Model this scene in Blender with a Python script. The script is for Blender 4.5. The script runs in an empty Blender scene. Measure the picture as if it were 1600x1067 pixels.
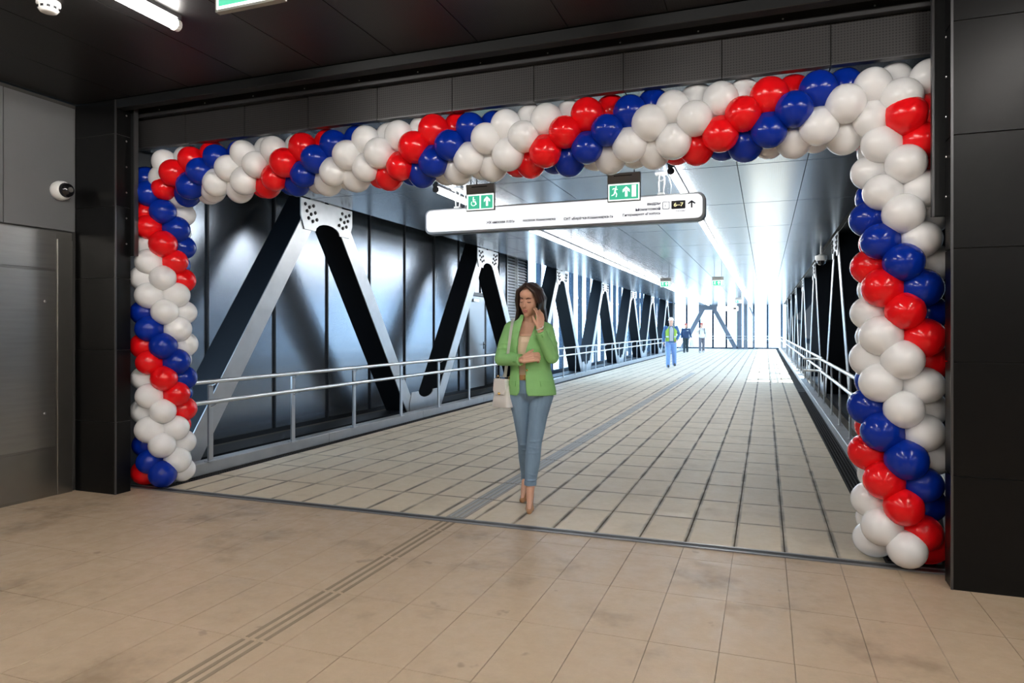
import bpy, bmesh, math, random
from mathutils import Vector, Matrix, Euler
random.seed(7)
R = math.radians
PI = math.pi
C = bpy.context.scene.collection
scene = bpy.context.scene

# ------------------------------------------------------------------ camera
FPX, CX, HZ, CAMH = 1073.0, 800.0, 514.0, 1.40       # focal length in px of a 1600 px frame, horizon row
YAW = math.atan(396 / FPX)
cam_d = bpy.data.cameras.new('camera')
cam = bpy.data.objects.new('camera', cam_d); C.objects.link(cam)
cam_d.sensor_width = 36.0
cam_d.lens = 36.0 * FPX / 1600
cam_d.shift_y = -(533.5 - HZ) / 1600
cam_d.clip_end = 2000
cam.location = (0, 0, CAMH)
cam.rotation_euler = (PI / 2, 0, YAW)
scene.camera = cam
SN, CS = math.sin(YAW), math.cos(YAW)
def at(px, py, Y):
    """Point of the place at depth row Y measured at photo position (px, py)."""
    r = (px - CX) / FPX
    X = Y * (r * CS - SN) / (CS + r * SN)
    zc = Y * CS - X * SN
    return Vector((X, Y, CAMH + (HZ - py) * zc / FPX))

# ------------------------------------------------------------------ sky, sun, exposure
w = bpy.data.worlds.new('sky'); scene.world = w; w.use_nodes = True
bg = w.node_tree.nodes['Background']
bg.inputs[0].default_value = (0.50, 0.73, 1.0, 1); bg.inputs[1].default_value = 7.0
sun_d = bpy.data.lights.new('sun', 'SUN'); sun_d.energy = 18; sun_d.angle = R(0.6); sun_d.color = (1, .98, .95)
sun = bpy.data.objects.new('sun', sun_d); C.objects.link(sun)
_sd = Vector((-1.0, 0.06, -1.19)).normalized()
sun.rotation_euler = _sd.to_track_quat('-Z', 'Y').to_euler()
vs = scene.view_settings
scene.display_settings.display_device = 'sRGB'
vs.view_transform = 'Standard'; vs.look = 'None'; vs.gamma = 1; vs.exposure = 0.55; vs.use_curve_mapping = False
HALL_LAMP, BRIDGE_LAMP = 54.0, 20.0

# ------------------------------------------------------------------ materials
M = {}
def mat(name, col, rough=.5, metal=0.0, var=0.0, scale=8.0, bump=0.0, bscale=40.0, emit=0.0, spec=.5, coat=0.0, aniso=None, ecol=None, sss=0.0):
    m = bpy.data.materials.new(name); m.use_nodes = True
    nt = m.node_tree; b = nt.nodes['Principled BSDF']
    b.inputs['Base Color'].default_value = (*col, 1); b.inputs['Roughness'].default_value = rough
    b.inputs['Metallic'].default_value = metal; b.inputs['Specular IOR Level'].default_value = spec
    b.inputs['Coat Weight'].default_value = coat
    if sss:
        b.inputs['Subsurface Weight'].default_value = sss; b.inputs['Subsurface Radius'].default_value = (.02, .008, .005)
    if emit:
        b.inputs['Emission Color'].default_value = (*(ecol or col), 1); b.inputs['Emission Strength'].default_value = emit
    if var or bump:
        g = nt.nodes.new('ShaderNodeNewGeometry')
        mp = nt.nodes.new('ShaderNodeMapping'); mp.inputs['Scale'].default_value = aniso or (1, 1, 1)
        nt.links.new(g.outputs['Position'], mp.inputs['Vector'])
    if var:
        n = nt.nodes.new('ShaderNodeTexNoise'); n.inputs['Scale'].default_value = scale; n.inputs['Detail'].default_value = 5
        nt.links.new(mp.outputs[0], n.inputs['Vector'])
        mx = nt.nodes.new('ShaderNodeMix'); mx.data_type = 'RGBA'
        mx.inputs[6].default_value = (*[c * (1 - var) for c in col], 1); mx.inputs[7].default_value = (*[min(1, c * (1 + var)) for c in col], 1)
        nt.links.new(n.outputs['Fac'], mx.inputs[0]); nt.links.new(mx.outputs[2], b.inputs['Base Color'])
    if bump:
        n2 = nt.nodes.new('ShaderNodeTexNoise'); n2.inputs['Scale'].default_value = bscale; n2.inputs['Detail'].default_value = 3
        nt.links.new(mp.outputs[0], n2.inputs['Vector'])
        bp = nt.nodes.new('ShaderNodeBump'); bp.inputs['Strength'].default_value = bump; bp.inputs['Distance'].default_value = .004
        nt.links.new(n2.outputs['Fac'], bp.inputs['Height']); nt.links.new(bp.outputs[0], b.inputs['Normal'])
    M[name] = m
    return m

def nmath(nt, op, a, b=None, c=None):
    n = nt.nodes.new('ShaderNodeMath'); n.operation = op
    for i, v in enumerate((a, b, c)):
        if v is None: continue
        if isinstance(v, (int, float)): n.inputs[i].default_value = v
        else: nt.links.new(v, n.inputs[i])
    return n.outputs[0]

def add_perforation(m, axes, pitch, dark=.35):
    """Small punched holes: a fine hexagonal dot pattern in world metres on a real panel."""
    nt = m.node_tree; b = nt.nodes['Principled BSDF']
    g = nt.nodes.new('ShaderNodeNewGeometry'); s = nt.nodes.new('ShaderNodeSeparateXYZ'); nt.links.new(g.outputs['Position'], s.inputs[0])
    u, v = s.outputs[axes[0]], s.outputs[axes[1]]
    k = 2 * PI / pitch
    a = nmath(nt, 'COSINE', nmath(nt, 'MULTIPLY', nmath(nt, 'ADD', u, v), k * .7))
    c = nmath(nt, 'COSINE', nmath(nt, 'MULTIPLY', nmath(nt, 'SUBTRACT', u, v), k * .7))
    d = nmath(nt, 'MULTIPLY', a, c)
    ramp = nt.nodes.new('ShaderNodeMapRange'); ramp.interpolation_type = 'SMOOTHSTEP'
    ramp.inputs['From Min'].default_value = .25; ramp.inputs['From Max'].default_value = .6
    nt.links.new(d, ramp.inputs['Value'])
    mx = nt.nodes.new('ShaderNodeMix'); mx.data_type = 'RGBA'
    src = b.inputs['Base Color']
    if src.links: nt.links.new(src.links[0].from_socket, mx.inputs[6])
    else: mx.inputs[6].default_value = src.default_value
    base = src.default_value
    mx.inputs[7].default_value = (base[0] * dark, base[1] * dark, base[2] * dark, 1)
    nt.links.new(ramp.outputs[0], mx.inputs[0]); nt.links.new(mx.outputs[2], src)

def stone(name, col, jointw, x0, px, y0, py, stain, dirt, rough, tint=.2):
    """Stone slabs: mottled colour, walked-in stains, dirt gathered along the slab edges."""
    m = bpy.data.materials.new(name); m.use_nodes = True; nt = m.node_tree; b = nt.nodes['Principled BSDF']
    g = nt.nodes.new('ShaderNodeNewGeometry'); s = nt.nodes.new('ShaderNodeSeparateXYZ'); nt.links.new(g.outputs['Position'], s.inputs[0])
    def noise(sc, det=6, rg=.55, vec=None):
        n = nt.nodes.new('ShaderNodeTexNoise'); n.inputs['Scale'].default_value = sc; n.inputs['Detail'].default_value = det; n.inputs['Roughness'].default_value = rg
        nt.links.new(vec or g.outputs['Position'], n.inputs['Vector']); return n.outputs['Fac']
    def rng(v, a, b_, lo=0., hi=1.):
        r = nt.nodes.new('ShaderNodeMapRange'); r.interpolation_type = 'SMOOTHSTEP'
        r.inputs[1].default_value = a; r.inputs[2].default_value = b_; r.inputs[3].default_value = lo; r.inputs[4].default_value = hi
        nt.links.new(v, r.inputs[0]); return r.outputs[0]
    def mix(f, a, b_):
        mx = nt.nodes.new('ShaderNodeMix'); mx.data_type = 'RGBA'
        for i, v in ((0, f), (6, a), (7, b_)):
            if isinstance(v, tuple): mx.inputs[i].default_value = (*v, 1)
            elif isinstance(v, float): mx.inputs[i].default_value = v
            else: nt.links.new(v, mx.inputs[i])
        return mx.outputs[2]
    c1 = tuple(c * 1.1 for c in col); c0 = tuple(c * .84 for c in col)
    colr = mix(noise(22, 8, .7), c0, c1)
    wn = nt.nodes.new('ShaderNodeTexWhiteNoise'); wn.noise_dimensions = '2D'
    cmb = nt.nodes.new('ShaderNodeCombineXYZ')
    nt.links.new(nmath(nt, 'FLOOR', nmath(nt, 'DIVIDE', nmath(nt, 'SUBTRACT', s.outputs[0], x0), px)), cmb.inputs[0])
    nt.links.new(nmath(nt, 'FLOOR', nmath(nt, 'DIVIDE', nmath(nt, 'SUBTRACT', s.outputs[1], y0), py)), cmb.inputs[1])
    nt.links.new(cmb.outputs[0], wn.inputs['Vector'])
    colr = mix(nmath(nt, 'MULTIPLY', wn.outputs['Value'], tint), colr, tuple(c * .72 for c in col))
    st = nmath(nt, 'MULTIPLY', rng(noise(1.7, 5, .62), .5, .74), stain)
    colr = mix(st, colr, (col[0] * .5, col[1] * .47, col[2] * .43))
    spots = rng(noise(5.5, 3, .5), .68, .74, 0, .35 * stain * 2)
    colr = mix(spots, colr, (col[0] * .42, col[1] * .38, col[2] * .33))
    fx = nmath(nt, 'FRACT', nmath(nt, 'DIVIDE', nmath(nt, 'SUBTRACT', s.outputs[0], x0), px))
    ex = nmath(nt, 'MULTIPLY', nmath(nt, 'MINIMUM', fx, nmath(nt, 'SUBTRACT', 1.0, fx)), px)
    fy = nmath(nt, 'FRACT', nmath(nt, 'DIVIDE', nmath(nt, 'SUBTRACT', s.outputs[1], y0), py))
    ey = nmath(nt, 'MULTIPLY', nmath(nt, 'MINIMUM', fy, nmath(nt, 'SUBTRACT', 1.0, fy)), py)
    dx = rng(ex, jointw * 1.7, jointw * .5); dy = rng(ey, jointw * 1.5, jointw * .5)
    dd = nmath(nt, 'MAXIMUM', dx, nmath(nt, 'MULTIPLY', dy, .85))
    dd = nmath(nt, 'MULTIPLY', dd, nmath(nt, 'MULTIPLY', rng(noise(2.3, 3), .33, .62, .25, 1.), dirt))
    colr = mix(dd, colr, (col[0] * .2, col[1] * .2, col[2] * .2))
    nt.links.new(colr, b.inputs['Base Color'])
    b.inputs['Roughness'].default_value = rough
    nt.links.new(rng(noise(9, 4), .3, .7, rough - .1, rough + .12), b.inputs['Roughness'])
    bp = nt.nodes.new('ShaderNodeBump'); bp.inputs['Strength'].default_value = .25; bp.inputs['Distance'].default_value = .002
    nt.links.new(noise(160, 2), bp.inputs['Height']); nt.links.new(bp.outputs[0], b.inputs['Normal'])
    M[name] = m

def glassmat(name, tint, spec):
    m = bpy.data.materials.new(name); m.use_nodes = True; nt = m.node_tree
    nt.nodes.remove(nt.nodes['Principled BSDF']); out = nt.nodes['Material Output']
    t = nt.nodes.new('ShaderNodeBsdfTransparent'); t.inputs[0].default_value = (*tint, 1)
    gl = nt.nodes.new('ShaderNodeBsdfGlossy'); gl.inputs['Roughness'].default_value = .02
    lw = nt.nodes.new('ShaderNodeLayerWeight'); lw.inputs[0].default_value = .5
    fr = nt.nodes.new('ShaderNodeMath'); fr.operation = 'MULTIPLY_ADD'; fr.inputs[1].default_value = .6; fr.inputs[2].default_value = .03
    pw = nt.nodes.new('ShaderNodeMath'); pw.operation = 'POWER'; pw.inputs[1].default_value = 5.0
    nt.links.new(lw.outputs['Facing'], pw.inputs[0]); nt.links.new(pw.outputs[0], fr.inputs[0])
    mx = nt.nodes.new('ShaderNodeMixShader')
    nt.links.new(fr.outputs[0], mx.inputs[0]); nt.links.new(t.outputs[0], mx.inputs[1]); nt.links.new(gl.outputs[0], mx.inputs[2])
    nt.links.new(mx.outputs[0], out.inputs[0]); M[name] = m

COLX0, COLP, ROWP = -.795, .303, .60
stone('bridge_stone', (.68, .59, .455), .016, COLX0, COLP, 4.62, ROWP, .32, .85, .55)
stone('hall_stone', (.50, .38, .262), .004, COLX0, COLP, 4.30, ROWP, .8, .10, .42, .08)
mat('joint', (.10, .09, .075), .9, var=.3)
mat('hall_joint', (.36, .28, .20), .9, var=.3)
mat('strip_metal', (.33, .31, .275), .5, .2, var=.15)
mat('groove', (.27, .215, .155), .8)
mat('threshold_metal', (.30, .31, .32), .35, .8, var=.2)
mat('threshold_dark', (.05, .05, .055), .5, .3)
mat('black_tile', (.004, .004, .0042), .34, 0, spec=.22, var=.3, scale=20, bump=.05, bscale=200)
mat('black_joint', (.05, .048, .045), .8)
mat('corner_steel', (.10, .10, .105), .35, .7)
mat('black_steel', (.012, .013, .014), .4, .2)
mat('screw', (.55, .55, .55), .3, .9)
mat('lintel_panel', (.042, .041, .042), .48, .3)
add_perforation(M['lintel_panel'], (0, 2), .024, .35)
mat('hall_ceiling_panel', (.018, .0175, .0175), .45, .2, spec=.35)
add_perforation(M['hall_ceiling_panel'], (0, 1), .022, .5)
mat('bridge_ceiling_panel', (.32, .385, .48), .22, .78, bump=.03, bscale=6)
add_perforation(M['bridge_ceiling_panel'], (0, 1), .03, .75)
mat('ceiling_gap', (.02, .02, .02), .8)
mat('grey_panel', (.155, .16, .165), .5, .15, var=.06, scale=3)
mat('stainless', (.40, .385, .36), .30, .95, var=.12, scale=3, aniso=(1, 1, 12), bump=.02, bscale=30)
mat('stainless_dark', (.30, .29, .27), .32, .95, var=.12, scale=4)
mat('rail_steel', (.74, .75, .76), .32, 1.0)
mat('post_steel', (.50, .52, .54), .35, .9)
mat('kerb_steel', (.36, .375, .39), .45, .4, var=.18, scale=5)
mat('grate', (.02, .02, .02), .5, .3)
mat('truss_black_shaded', (.005, .007, .010), .55, .0, spec=.2)  # dark truss paint, shade on the beam sides deepened into the colour
mat('truss_silver_lit', (.46, .475, .49), .36, .5, var=.18, scale=5, bump=.05, bscale=25)  # same truss paint, light on the walkway faces put into the colour
mat('bolt', (.03, .03, .033), .4, .5)
mat('wall_panel', (.25, .285, .33), .25, .88, var=.08, scale=2, aniso=(1, 1, .4))
mat('wall_dark', (.012, .016, .022), .4, .2)
mat('panel_cap', (.45, .48, .5), .3, .8)
mat('mullion', (.015, .035, .065), .4, .3)
mat('louvre_slat', (.72, .75, .78), .45, .2)
mat('door_grey', (.40, .43, .46), .35, .45)
mat('lamp_body', (.12, .12, .125), .5, .3)
mat('lamp_cap', (.06, .06, .065), .5, .2)
mat('hall_tube', (1, .97, .92), .4, emit=HALL_LAMP, ecol=(1, .955, .90))
mat('bridge_tube', (.97, .98, 1), .4, emit=BRIDGE_LAMP, ecol=(1, .99, .97))
mat('white_plastic', (.80, .80, .78), .35)
mat('dark_plastic', (.02, .02, .022), .25)
mat('dome', (.01, .01, .012), .05, coat=.5)
mat('sign_white', (.8, .8, .8), .5, emit=.62, ecol=(.96, .97, 1))
mat('sign_rim', (.62, .63, .64), .35, .3)
mat('sign_side', (.05, .052, .055), .35, .3)
mat('sign_text', (.012, .010, .05), .6, spec=.1)
mat('sign_text_faint', (.16, .16, .19), .6, spec=.1)
mat('sign_icon', (.05, .048, .05), .6, spec=.1)
mat('sign_yellow', (.9, .82, .45), .5, emit=.5)
mat('exit_housing', (.28, .28, .265), .6)
mat('exit_green', (.03, .42, .24), .4, emit=.55, ecol=(.08, .62, .38))
mat('exit_white', (.9, .95, .92), .4, emit=.9, ecol=(.9, 1, .95))
mat('wire', (.75, .76, .78), .3, .8)
mat('balloon_white', (.84, .84, .845), .2, spec=.4)
mat('balloon_red', (.86, .006, .010), .17, spec=.4)
mat('balloon_blue', (.002, .026, .33), .17, spec=.35)
glassmat('clear_glass', (.92, .96, .98), 1.35)
mat('facade', (.55, .56, .58), .8, var=.05)
mat('facade_warm', (.6, .52, .45), .8, var=.05)
mat('facade_window', (.16, .2, .26), .2)
mat('ground', (.34, .35, .33), .9, var=.3, scale=.05)
# people
mat('skin', (.70, .395, .275), .5, var=.06, scale=30, sss=.08)
mat('hair', (.034, .017, .013), .38, var=.5, scale=60, aniso=(6, 6, 1))
mat('lips', (.54, .20, .17), .4)
mat('phone_case', (.012, .012, .014), .6)
mat('lash', (.03, .015, .012), .6)
mat('brow', (.10, .045, .03), .7)
mat('blazer', (.275, .58, .215), .8, var=.07, scale=18, bump=.15, bscale=300)
mat('blazer_shade', (.18, .46, .13), .8)
mat('camisole', (.80, .60, .44), .6, var=.05)
mat('denim', (.21, .32, .45), .85, var=.34, scale=9, aniso=(1, 1, .4), bump=.12, bscale=500)
mat('tan_leather', (.52, .26, .11), .35, coat=.2)
mat('nude_patent', (.50, .25, .12), .14, coat=.8)
mat('gold', (.8, .55, .2), .25, 1)
mat('bag_white', (.78, .76, .74), .4, var=.04)
mat('navy', (.02, .05, .12), .8)
mat('blue_sleeve', (.06, .14, .30), .8)
mat('hivis', (.55, .80, .12), .7)
mat('reflective', (.75, .78, .75), .4, .3)
mat('white_cloth', (.80, .80, .82), .8)
mat('light_denim', (.20, .33, .60), .85, var=.2, scale=10)
mat('dark_trouser', (.03, .05, .06), .85)
mat('grey_trouser', (.16, .16, .19), .85)
mat('helmet', (.85, .84, .80), .3)
mat('red_cap', (.38, .06, .05), .7)
mat('grey_hair', (.12, .1, .09), .7)
mat('shoe_black', (.01, .01, .01), .4)
mat('shoe_white', (.7, .7, .7), .5)
mat('far_steel', (.16, .19, .24), .4, .3)

# ------------------------------------------------------------------ helpers
def box(bm, x0, x1, y0, y1, z0, z1, mtx=None):
    vs_ = [bm.verts.new((x, y, z)) for x in (x0, x1) for y in (y0, y1) for z in (z0, z1)]
    for f in ((0, 1, 3, 2), (4, 6, 7, 5), (0, 4, 5, 1), (2, 3, 7, 6), (0, 2, 6, 4), (1, 5, 7, 3)):
        bm.faces.new([vs_[i] for i in f])
    if mtx is not None:
        for v in vs_: v.co = mtx @ v.co
    return vs_
def obj(name, bm, m, parent=None, smooth=False, bevel=0.0, seg=1):
    if bevel: bmesh.ops.bevel(bm, geom=bm.edges[:], offset=bevel, segments=seg, affect='EDGES', clamp_overlap=True)
    bmesh.ops.recalc_face_normals(bm, faces=bm.faces[:])
    me = bpy.data.meshes.new(name); bm.to_mesh(me); bm.free()
    return link(name, me, m, parent, smooth)
def link(name, me, m, parent=None, smooth=False):
    if m is not None and not me.materials: me.materials.append(M[m])
    if smooth:
        me.polygons.foreach_set('use_smooth', [True] * len(me.polygons))
        if len(me.polygons) < 20000: me.set_sharp_from_angle(angle=R(52))
    o = bpy.data.objects.new(name, me); C.objects.link(o)
    if parent: o.parent = parent
    return o
def BM(): return bmesh.new()
def bx(name, dims, m, parent=None, bevel=0.0):
    b = BM(); box(b, *dims); return obj(name, b, m, parent, bevel=bevel)
def empty(name, loc=(0, 0, 0), rz=0.0):
    o = bpy.data.objects.new(name, None); C.objects.link(o); o.location = loc; o.rotation_euler = (0, 0, rz); o.empty_display_size = .1
    return o
def tag(o, label=None, cat=None, group=None, kind=None):
    if label: o['label'] = label
    if cat: o['category'] = cat
    if group: o['group'] = group
    if kind: o['kind'] = kind
    return o
def struct(o, label, cat): return tag(o, label, cat, None, 'structure')
def inst(name, me, parent, loc=(0, 0, 0), rot=None, scl=None):
    o = bpy.data.objects.new(name, me); C.objects.link(o); o.parent = parent; o.location = loc
    if rot is not None: o.rotation_euler = rot
    if scl is not None: o.scale = scl
    return o
def tube(bm, pts, r, seg=10, closed_caps=True, radii=None):
    pts = [Vector(p) for p in pts]; rings = []
    n = len(pts); up = None
    for i, p in enumerate(pts):
        d = (pts[min(i + 1, n - 1)] - pts[max(i - 1, 0)]).normalized()
        if up is None:
            up = Vector((0, 0, 1)) if abs(d.z) < .9 else Vector((1, 0, 0))
        a = d.cross(up).normalized(); b_ = a.cross(d).normalized(); up = b_
        rr = radii[i] if radii else r
        rings.append([bm.verts.new(p + (a * math.cos(2 * PI * k / seg) + b_ * math.sin(2 * PI * k / seg)) * rr) for k in range(seg)])
    for i in range(n - 1):
        for k in range(seg):
            bm.faces.new((rings[i][k], rings[i][(k + 1) % seg], rings[i + 1][(k + 1) % seg], rings[i + 1][k]))
    if closed_caps:
        bm.faces.new(rings[0][::-1]); bm.faces.new(rings[-1])
def lathe(bm, prof, seg=24, mtx=None):
    """Profile [(r,z)] turned around z."""
    rings = []
    for r, z in prof:
        if r < 1e-6: rings.append([bm.verts.new((0, 0, z))])
        else: rings.append([bm.verts.new((r * math.cos(2 * PI * k / seg), r * math.sin(2 * PI * k / seg), z)) for k in range(seg)])
    for a, b_ in zip(rings[:-1], rings[1:]):
        for k in range(seg):
            k2 = (k + 1) % seg
            if len(a) == 1 and len(b_) == 1: continue
            if len(a) == 1: bm.faces.new((a[0], b_[k], b_[k2]))
            elif len(b_) == 1: bm.faces.new((a[k], b_[0], a[k2]))
            else: bm.faces.new((a[k], b_[k], b_[k2], a[k2]))
    if mtx is not None:
        for ring in rings:
            for v in ring: v.co = mtx @ v.co
def prism(bm, poly, axis, a0, a1):
    """Polygon in the two other axes, extruded along axis from a0 to a1."""
    def mk(p, a):
        return (a, p[0], p[1]) if axis == 'x' else ((p[0], a, p[1]) if axis == 'y' else (p[0], p[1], a))
    v0 = [bm.verts.new(mk(p, a0)) for p in poly]; v1 = [bm.verts.new(mk(p, a1)) for p in poly]
    n = len(poly)
    bm.faces.new(v0[::-1]); bm.faces.new(v1)
    for i in range(n): bm.faces.new((v0[i], v0[(i + 1) % n], v1[(i + 1) % n], v1[i]))
def ordinal(i):
    return ['first', 'second', 'third', 'fourth', 'fifth', 'sixth', 'seventh', 'eighth', 'ninth', 'tenth', 'eleventh', 'twelfth', 'thirteenth', 'fourteenth', 'fifteenth', 'sixteenth'][i]

# ------------------------------------------------------------------ dimensions of the place
XL, XR = -5.62, 5.5          # hall side walls
YB = -6.5                    # hall back wall
HC = 3.34                    # hall ceiling
YP = 4.56                    # portal plane
YC0, YC1 = 4.28, 4.43        # black tiled piers
JL, JR = -5.15, .94          # portal jambs
BC = 3.07                    # bridge ceiling
TL, TR = -5.50, 1.17         # inner faces of the trusses
WL, WR = -6.30, 1.97         # bridge side walls
YE = 46.2                    # end of the left wall
YF = 51.0                    # far glass wall

# ------------------------------------------------------------------ hall floor
def tile_mesh(name, wx, wy, h, ch, m):
    b = BM(); hx, hy = wx / 2, wy / 2
    lo = [b.verts.new((x, y, -h)) for x, y in ((-hx, -hy), (hx, -hy), (hx, hy), (-hx, hy))]
    mi = [b.verts.new((x, y, -ch)) for x, y in ((-hx, -hy), (hx, -hy), (hx, hy), (-hx, hy))]
    hi = [b.verts.new((x, y, 0)) for x, y in ((-hx + ch, -hy + ch), (hx - ch, -hy + ch), (hx - ch, hy - ch), (-hx + ch, hy - ch))]
    for A, B in ((lo, mi), (mi, hi)):
        for i in range(4): b.faces.new((A[i], A[(i + 1) % 4], B[(i + 1) % 4], B[i]))
    b.faces.new(hi)
    me = bpy.data.meshes.new(name); b.to_mesh(me); b.free(); me.materials.append(M[m]); return me
def tile_field(root, wx, wy, h, ch, m, cells, near_key, limit=290):
    me = tile_mesh('tile', wx, wy, h, ch, m)
    cells = sorted(cells, key=near_key)
    for (x, y, sx, sy) in cells[:limit]:
        inst('tile', me, root, (x, y, 0), None, (sx, sy, 1))
    if len(cells) > limit:
        b = BM()
        for (x, y, sx, sy) in cells[limit:]:
            hx, hy = wx * sx / 2, wy * sy / 2
            q = [b.verts.new((x + a * hx, y + c * hy, -h)) for a, c in ((-1, -1), (1, -1), (1, 1), (-1, 1))]
            t = [b.verts.new((x + a * (hx - ch), y + c * (hy - ch), 0)) for a, c in ((-1, -1), (1, -1), (1, 1), (-1, 1))]
            for i in range(4): b.faces.new((q[i], q[(i + 1) % 4], t[(i + 1) % 4], t[i]))
            b.faces.new(t)
        tag(obj('tiles', b, m, root), kind='stuff')
hall_floor = bx('floor_hall', (XL - .1, XR + .1, YB, 4.53, -.2, -.008), 'hall_joint')
struct(hall_floor, 'beige stone slab floor of the hall in front of the balloon portal', 'floor')
STRIPX = -2.16
def cols(x0, x1):
    k0 = math.floor((x0 - COLX0) / COLP); out = []
    k = k0
    while COLX0 + k * COLP < x1 - 1e-6:
        a, b_ = max(x0, COLX0 + k * COLP), min(x1, COLX0 + (k + 1) * COLP)
        if b_ - a > .02: out.append((a, b_))
        k += 1
    return out
cells = []
for a, b_ in cols(XL, XR):
    y = 4.53; nxt = 4.30
    while y > YB + .05:
        y2 = max(nxt, YB)
        cells.append(((a + b_) / 2, (y + y2) / 2, (b_ - a - .002) / .3, (y - y2 - .002) / .6)); y = y2; nxt = y2 - ROWP
def hall_seen(c):
    x, y = c[0], c[1]
    zc = y * CS - x * SN; xc = x * CS + y * SN
    return (0 if zc > 1.7 and abs(xc / zc) < .85 else 100) + math.hypot(x, y)
tile_field(hall_floor, .3, .6, .008, .0008, 'hall_stone', cells, hall_seen, 280)
# tactile guide strip in the hall: rows of three low dark ribs
y = 4.52; nxt = 4.30; k = 0
while y > -1.5:
    for dx in (-.05, 0, .05):
        bx('guide_rib', (STRIPX + dx - .010, STRIPX + dx + .010, nxt + .012, y - .012, -.001, .0022), 'groove', hall_floor)
    y = nxt; nxt -= ROWP
# threshold
th = empty('threshold_strip', (0, YP, 0))
tag(th, 'dark metal expansion joint strip across the floor under the balloon portal', 'threshold')
bx('cover_plate', (-5.6, 1.35, -.035, .035, -.01, .004), 'threshold_dark', th)
bx('edge_profile', (-5.6, 1.35, -.045, -.03, -.01, .009), 'threshold_metal', th, .002)
bx('edge_profile', (-5.6, 1.35, .028, .045, -.01, .009), 'threshold_metal', th, .002)

# ------------------------------------------------------------------ bridge floor
FX0, FX1 = -4.95, .68
bridge_floor = bx('floor_bridge', (WL - .05, WR + .05, 4.61, YF + .1, -.3, -.012), 'joint')
struct(bridge_floor, 'pale stone slab floor of the footbridge with dark dirty joints', 'floor')
cells = []
nrow = int((YF - 4.62) / ROWP)
for a, b_ in cols(FX0, FX1):
    for j in range(nrow + 1):
        ya, yb = 4.62 + j * ROWP, min(YF, 4.62 + (j + 1) * ROWP)
        if yb - ya < .05: continue
        cells.append(((a + b_) / 2, (ya + yb) / 2, (b_ - a - .007) / .3, (yb - ya - .007) / .6))
for a, b_ in cols(-9.0, -4.96):
    for j in range(nrow + 1):
        ya, yb = 4.62 + j * ROWP, min(YF, 4.62 + (j + 1) * ROWP)
        if ya > YE and yb - ya > .05: cells.append(((a + b_) / 2, (ya + yb) / 2, (b_ - a - .007) / .3, (yb - ya - .007) / .6))
tile_field(bridge_floor, .3, .6, .012, .003, 'bridge_stone', cells, lambda c: c[1] + abs(c[0] + 1.5) * .02, 295)
for j in range(30):
    ya = 4.62 + j * ROWP
    o = empty('guide_plate', (STRIPX, ya + .3, 0)); o.parent = bridge_floor
    if j == 0:
        b = BM(); box(b, -.075, .075, -.293, .293, -.005, .003); gp_me = obj('plate', b, 'strip_metal', o).data
        b = BM(); box(b, -.008, .008, -.285, .285, .002, .006); gr_me = obj('rib', b, 'kerb_steel', o).data; o.children[1].location.x = -.045
        s_ = 1
    else: inst('plate', gp_me, o)
    for q, dx in enumerate((-.045, 0, .045)):
        if j == 0 and q == 0: continue
        inst('rib', gr_me, o, (dx, 0, 0))

# drain grates, kerbs
def grate(x0, x1, y0, y1, label):
    r_ = empty('drain_grate', ((x0 + x1) / 2, y0, 0)); tag(r_, label, 'drain grate')
    hw = (x1 - x0) / 2
    bx('channel', (-hw, hw, 0, y1 - y0, -.02, -.008), 'black_steel', r_)
    b = BM()
    n = max(3, int(hw * 2 / .03))
    for k in range(n + 1):
        xx = -hw + .004 + (2 * hw - .008) * k / n
        box(b, xx - .003, xx + .003, 0, y1 - y0, -.01, .002)
    yy = .02
    while yy < y1 - y0:
        box(b, -hw, hw, yy - .004, yy + .004, -.01, .0035); yy += .06 if yy < 12 else .24
    tag(obj('bars', b, 'grate', r_), kind='stuff')
grate(-5.05, -4.955, 4.62, YE, 'long narrow black drain grate along the left kerb of the bridge')
grate(.685, .84, 4.62, YF, 'long black drain grate along the right kerb of the bridge')
def kerb(name, x0, x1, y1, label):
    r_ = empty(name, ((x0 + x1) / 2, 4.7, 0)); struct(r_, label, 'kerb')
    hw = (x1 - x0) / 2; yy = 4.7
    while yy < y1 - .1:
        y2 = min(yy + 2.48, y1)
        bx('kerb_plate', (-hw, hw, yy - 4.7 + .003, y2 - 4.7 - .003, 0, .115), 'kerb_steel', r_, .006)
        yy = y2
kerb('kerb_left', -5.20, -5.055, YE, 'light grey steel kerb under the left handrail')
kerb('kerb_right', .845, .985, YF, 'light grey steel kerb under the right handrail')

# ------------------------------------------------------------------ hall shell
hall_ceiling = bx('ceiling_hall', (XL - .1, XR + .1, YB, YP + .45, HC + .012, HC + .25), 'ceiling_gap')
struct(hall_ceiling, 'dark perforated metal panel ceiling of the hall', 'ceiling')
pm = None
for i in range(18):
    for j in range(5):
        x0 = -5.6 + i * .63; y1 = 4.27 - j * 2.25
        if x0 + .63 > XR: continue
        if pm is None:
            b = BM(); box(b, .003, .627, -2.247, -.003, 0, .02); pm = obj('panel', b, 'hall_ceiling_panel', hall_ceiling); pm.location = (x0, y1, HC); pm = pm.data
        else: inst('panel', pm, hall_ceiling, (x0, y1, HC))
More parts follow.
